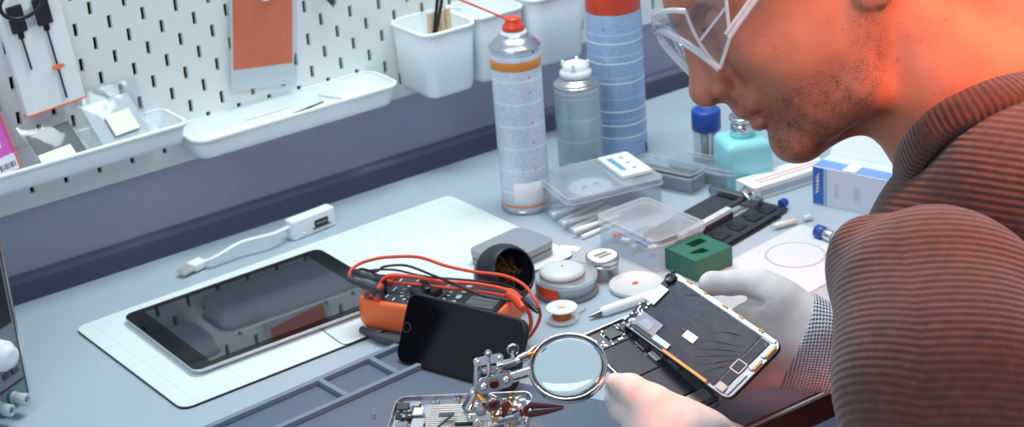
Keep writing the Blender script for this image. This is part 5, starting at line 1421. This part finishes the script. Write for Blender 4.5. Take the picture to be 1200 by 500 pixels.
sweater = sdfobj('sweater', tor2, np.array([.14, -.34, -1.78]), np.array([.66, .22, -1.22]), .0033, swm, person, {'rib': rt_a, 'rib2': rt_b})
# near sleeve: shoulder ball, upper arm hanging down, forearm towards the left glove
S0, S1, S2, S3 = K(1094, 356, 1.345), K(1112, 450, 1.300), K(1130, 640, 1.28), K(900, 560, 1.50)
slv = union([(cap(S0, S1, .0720, .0750), .03), (cap(S1, S2, .0735, .062), .03), (cap(S2, S3, .060, .038), .03), (ell(K(1150, 356, 1.36), (.075, .050, .06), -28), .025), (ell(K(1040, 336, 1.40), (.042, .058, .05), 30), .025)])
sa = axisattr(S0, K(1085, 560, 1.30))
def slrib(X, Y, Z):
    s = sa(X, Y, Z); return s+.10*np.abs(X-K(1045, 0, 1.33)[0])*np.where(X < K(1045, 0, 1.33)[0], 2.2, .9)-.0
near = sdfobj('sleeve', slv, np.array([.13, -.32, -1.58]), np.array([.45, .04, -1.16]), .0030, swm, sweater if False else person, {'rib': slrib, 'rib2': axisattr(K(1000, 400, 1.3), K(1200, 400, 1.3))})
# far sleeve: reaches forward to the right glove
fs = union([(cap(K(1120, 330, 1.68), K(1160, 470, 1.74), .062, .055), .03), (cap(K(1160, 470, 1.74), K(1035, 428, 1.665), .052, .040), .03)])
sdfobj('sleeve', fs, np.array([.23, -.26, -1.84]), np.array([.52, .02, -1.56]), .0034, swm, person, {'rib': axisattr(K(1035, 428, 1.66), K(1160, 470, 1.74)), 'rib2': axisattr(K(1000, 300, 1.6), K(1020, 400, 1.6))})
# collar: a ribbed band round the neck opening
cpts = [(1054, 196, 1.500), (1060, 172, 1.462), (1076, 148, 1.436), (1100, 126, 1.420), (1130, 110, 1.414), (1165, 96, 1.418), (1205, 88, 1.440), (1238, 84, 1.49), (1236, 92, 1.55), (1200, 106, 1.585), (1150, 134, 1.60), (1100, 168, 1.58), (1066, 196, 1.54), (1054, 196, 1.500)]
Pc = [Vector(K(*q)) for q in cpts]
ring = spline(Pc, 8)
m = MB(); L = []; cen = sum(ring, Vector())/len(ring); nR = len(ring); ribs = []
axn = Vector(K(1110, 120, 1.5))-Vector(K(1010, 20, 1.5)); axn.normalize()
for i, p in enumerate(ring):
    t_ = (ring[(i+1) % (nR-1)]-ring[(i-1) % (nR-1)]).normalized()
    out = (p-cen); out = (out-t_*out.dot(t_)).normalized(); dn = (axn-t_*axn.dot(t_)).normalized()
    prof = []
    for u_, v_ in ((.000, -.003), (-.003, .001), (-.003, .012), (.0045, .024), (.016, .028), (.020, .020), (.0120, .006), (.0055, -.002)):
        prof.append(p+out*u_+dn*v_)
    L.append(prof)
m.loops(L, cap0=False, cap1=False)
wv = [Vector(np.asarray(CAM)+v.x*RT+v.y*UP-v.z*FW)-pl for v in m.v]; m.v = wv
o = m.build('collar', swm, person)
at_ = o.data.attributes.new('rib', 'FLOAT', 'POINT'); s_ = 0; vals = []
for i in range(nR):
    if i: s_ += (ring[i]-ring[i-1]).length
    vals += [s_*1.15]*8
at_.data.foreach_set('value', np.array(vals, np.float32)); at2 = o.data.attributes.new('rib2', 'FLOAT', 'POINT')
# ------------------------------------------------------------------ light
w = bpy.data.worlds.new('world'); SC.world = w; w.use_nodes = True
bg = w.node_tree.nodes['Background']; bg.inputs[0].default_value = (.68, .81, .98, 1); bg.inputs[1].default_value = .52
def area(name, loc, target, size, power, col, sy=None):
    l = bpy.data.lights.new(name, 'AREA'); l.energy = power; l.color = col; l.size = size
    if sy: l.shape = 'RECTANGLE'; l.size_y = sy
    o = bpy.data.objects.new(name, l); COL.objects.link(o); o.location = loc
    o.rotation_euler = (Vector(target)-Vector(loc)).to_track_quat('-Z', 'Y').to_euler()
    return o
area('bench_lamp', (.35, -.15, 1.35), (.1, -.45, 0), 0.9, 19, (.86, .99, 1.0), .35)
area('room_panel_left', (-1.3, -1.3, 1.5), (0, -.3, .1), 1.1, 13, (.78, .93, 1.0))
l = bpy.data.lights.new('orange_spot_lamp', 'SPOT'); l.energy = 150; l.color = (1.0, .255, .075); l.spot_size = rad(27); l.spot_blend = .8; l.shadow_soft_size = .16
o = bpy.data.objects.new('orange_spot_lamp', l); COL.objects.link(o); o.location = (.45, -1.62, 1.32)
o.rotation_euler = (Vector((.27, -.99, .33))-o.location).to_track_quat('-Z', 'Y').to_euler()
l = bpy.data.lights.new('red_glow_lamp', 'SPOT'); l.energy = 6; l.color = (1.0, .16, .08); l.spot_size = rad(80); l.spot_blend = .8; l.shadow_soft_size = .04
o = bpy.data.objects.new('red_glow_lamp', l); COL.objects.link(o); o.location = at(960, 640, 1.42)
o.rotation_euler = (at(905, 430, 1.66)-o.location).to_track_quat('-Z', 'Y').to_euler()
SC.view_settings.view_transform = 'Standard'; SC.view_settings.look = 'None'
SC.view_settings.exposure = .08; SC.view_settings.gamma = 1; SC.view_settings.use_curve_mapping = False
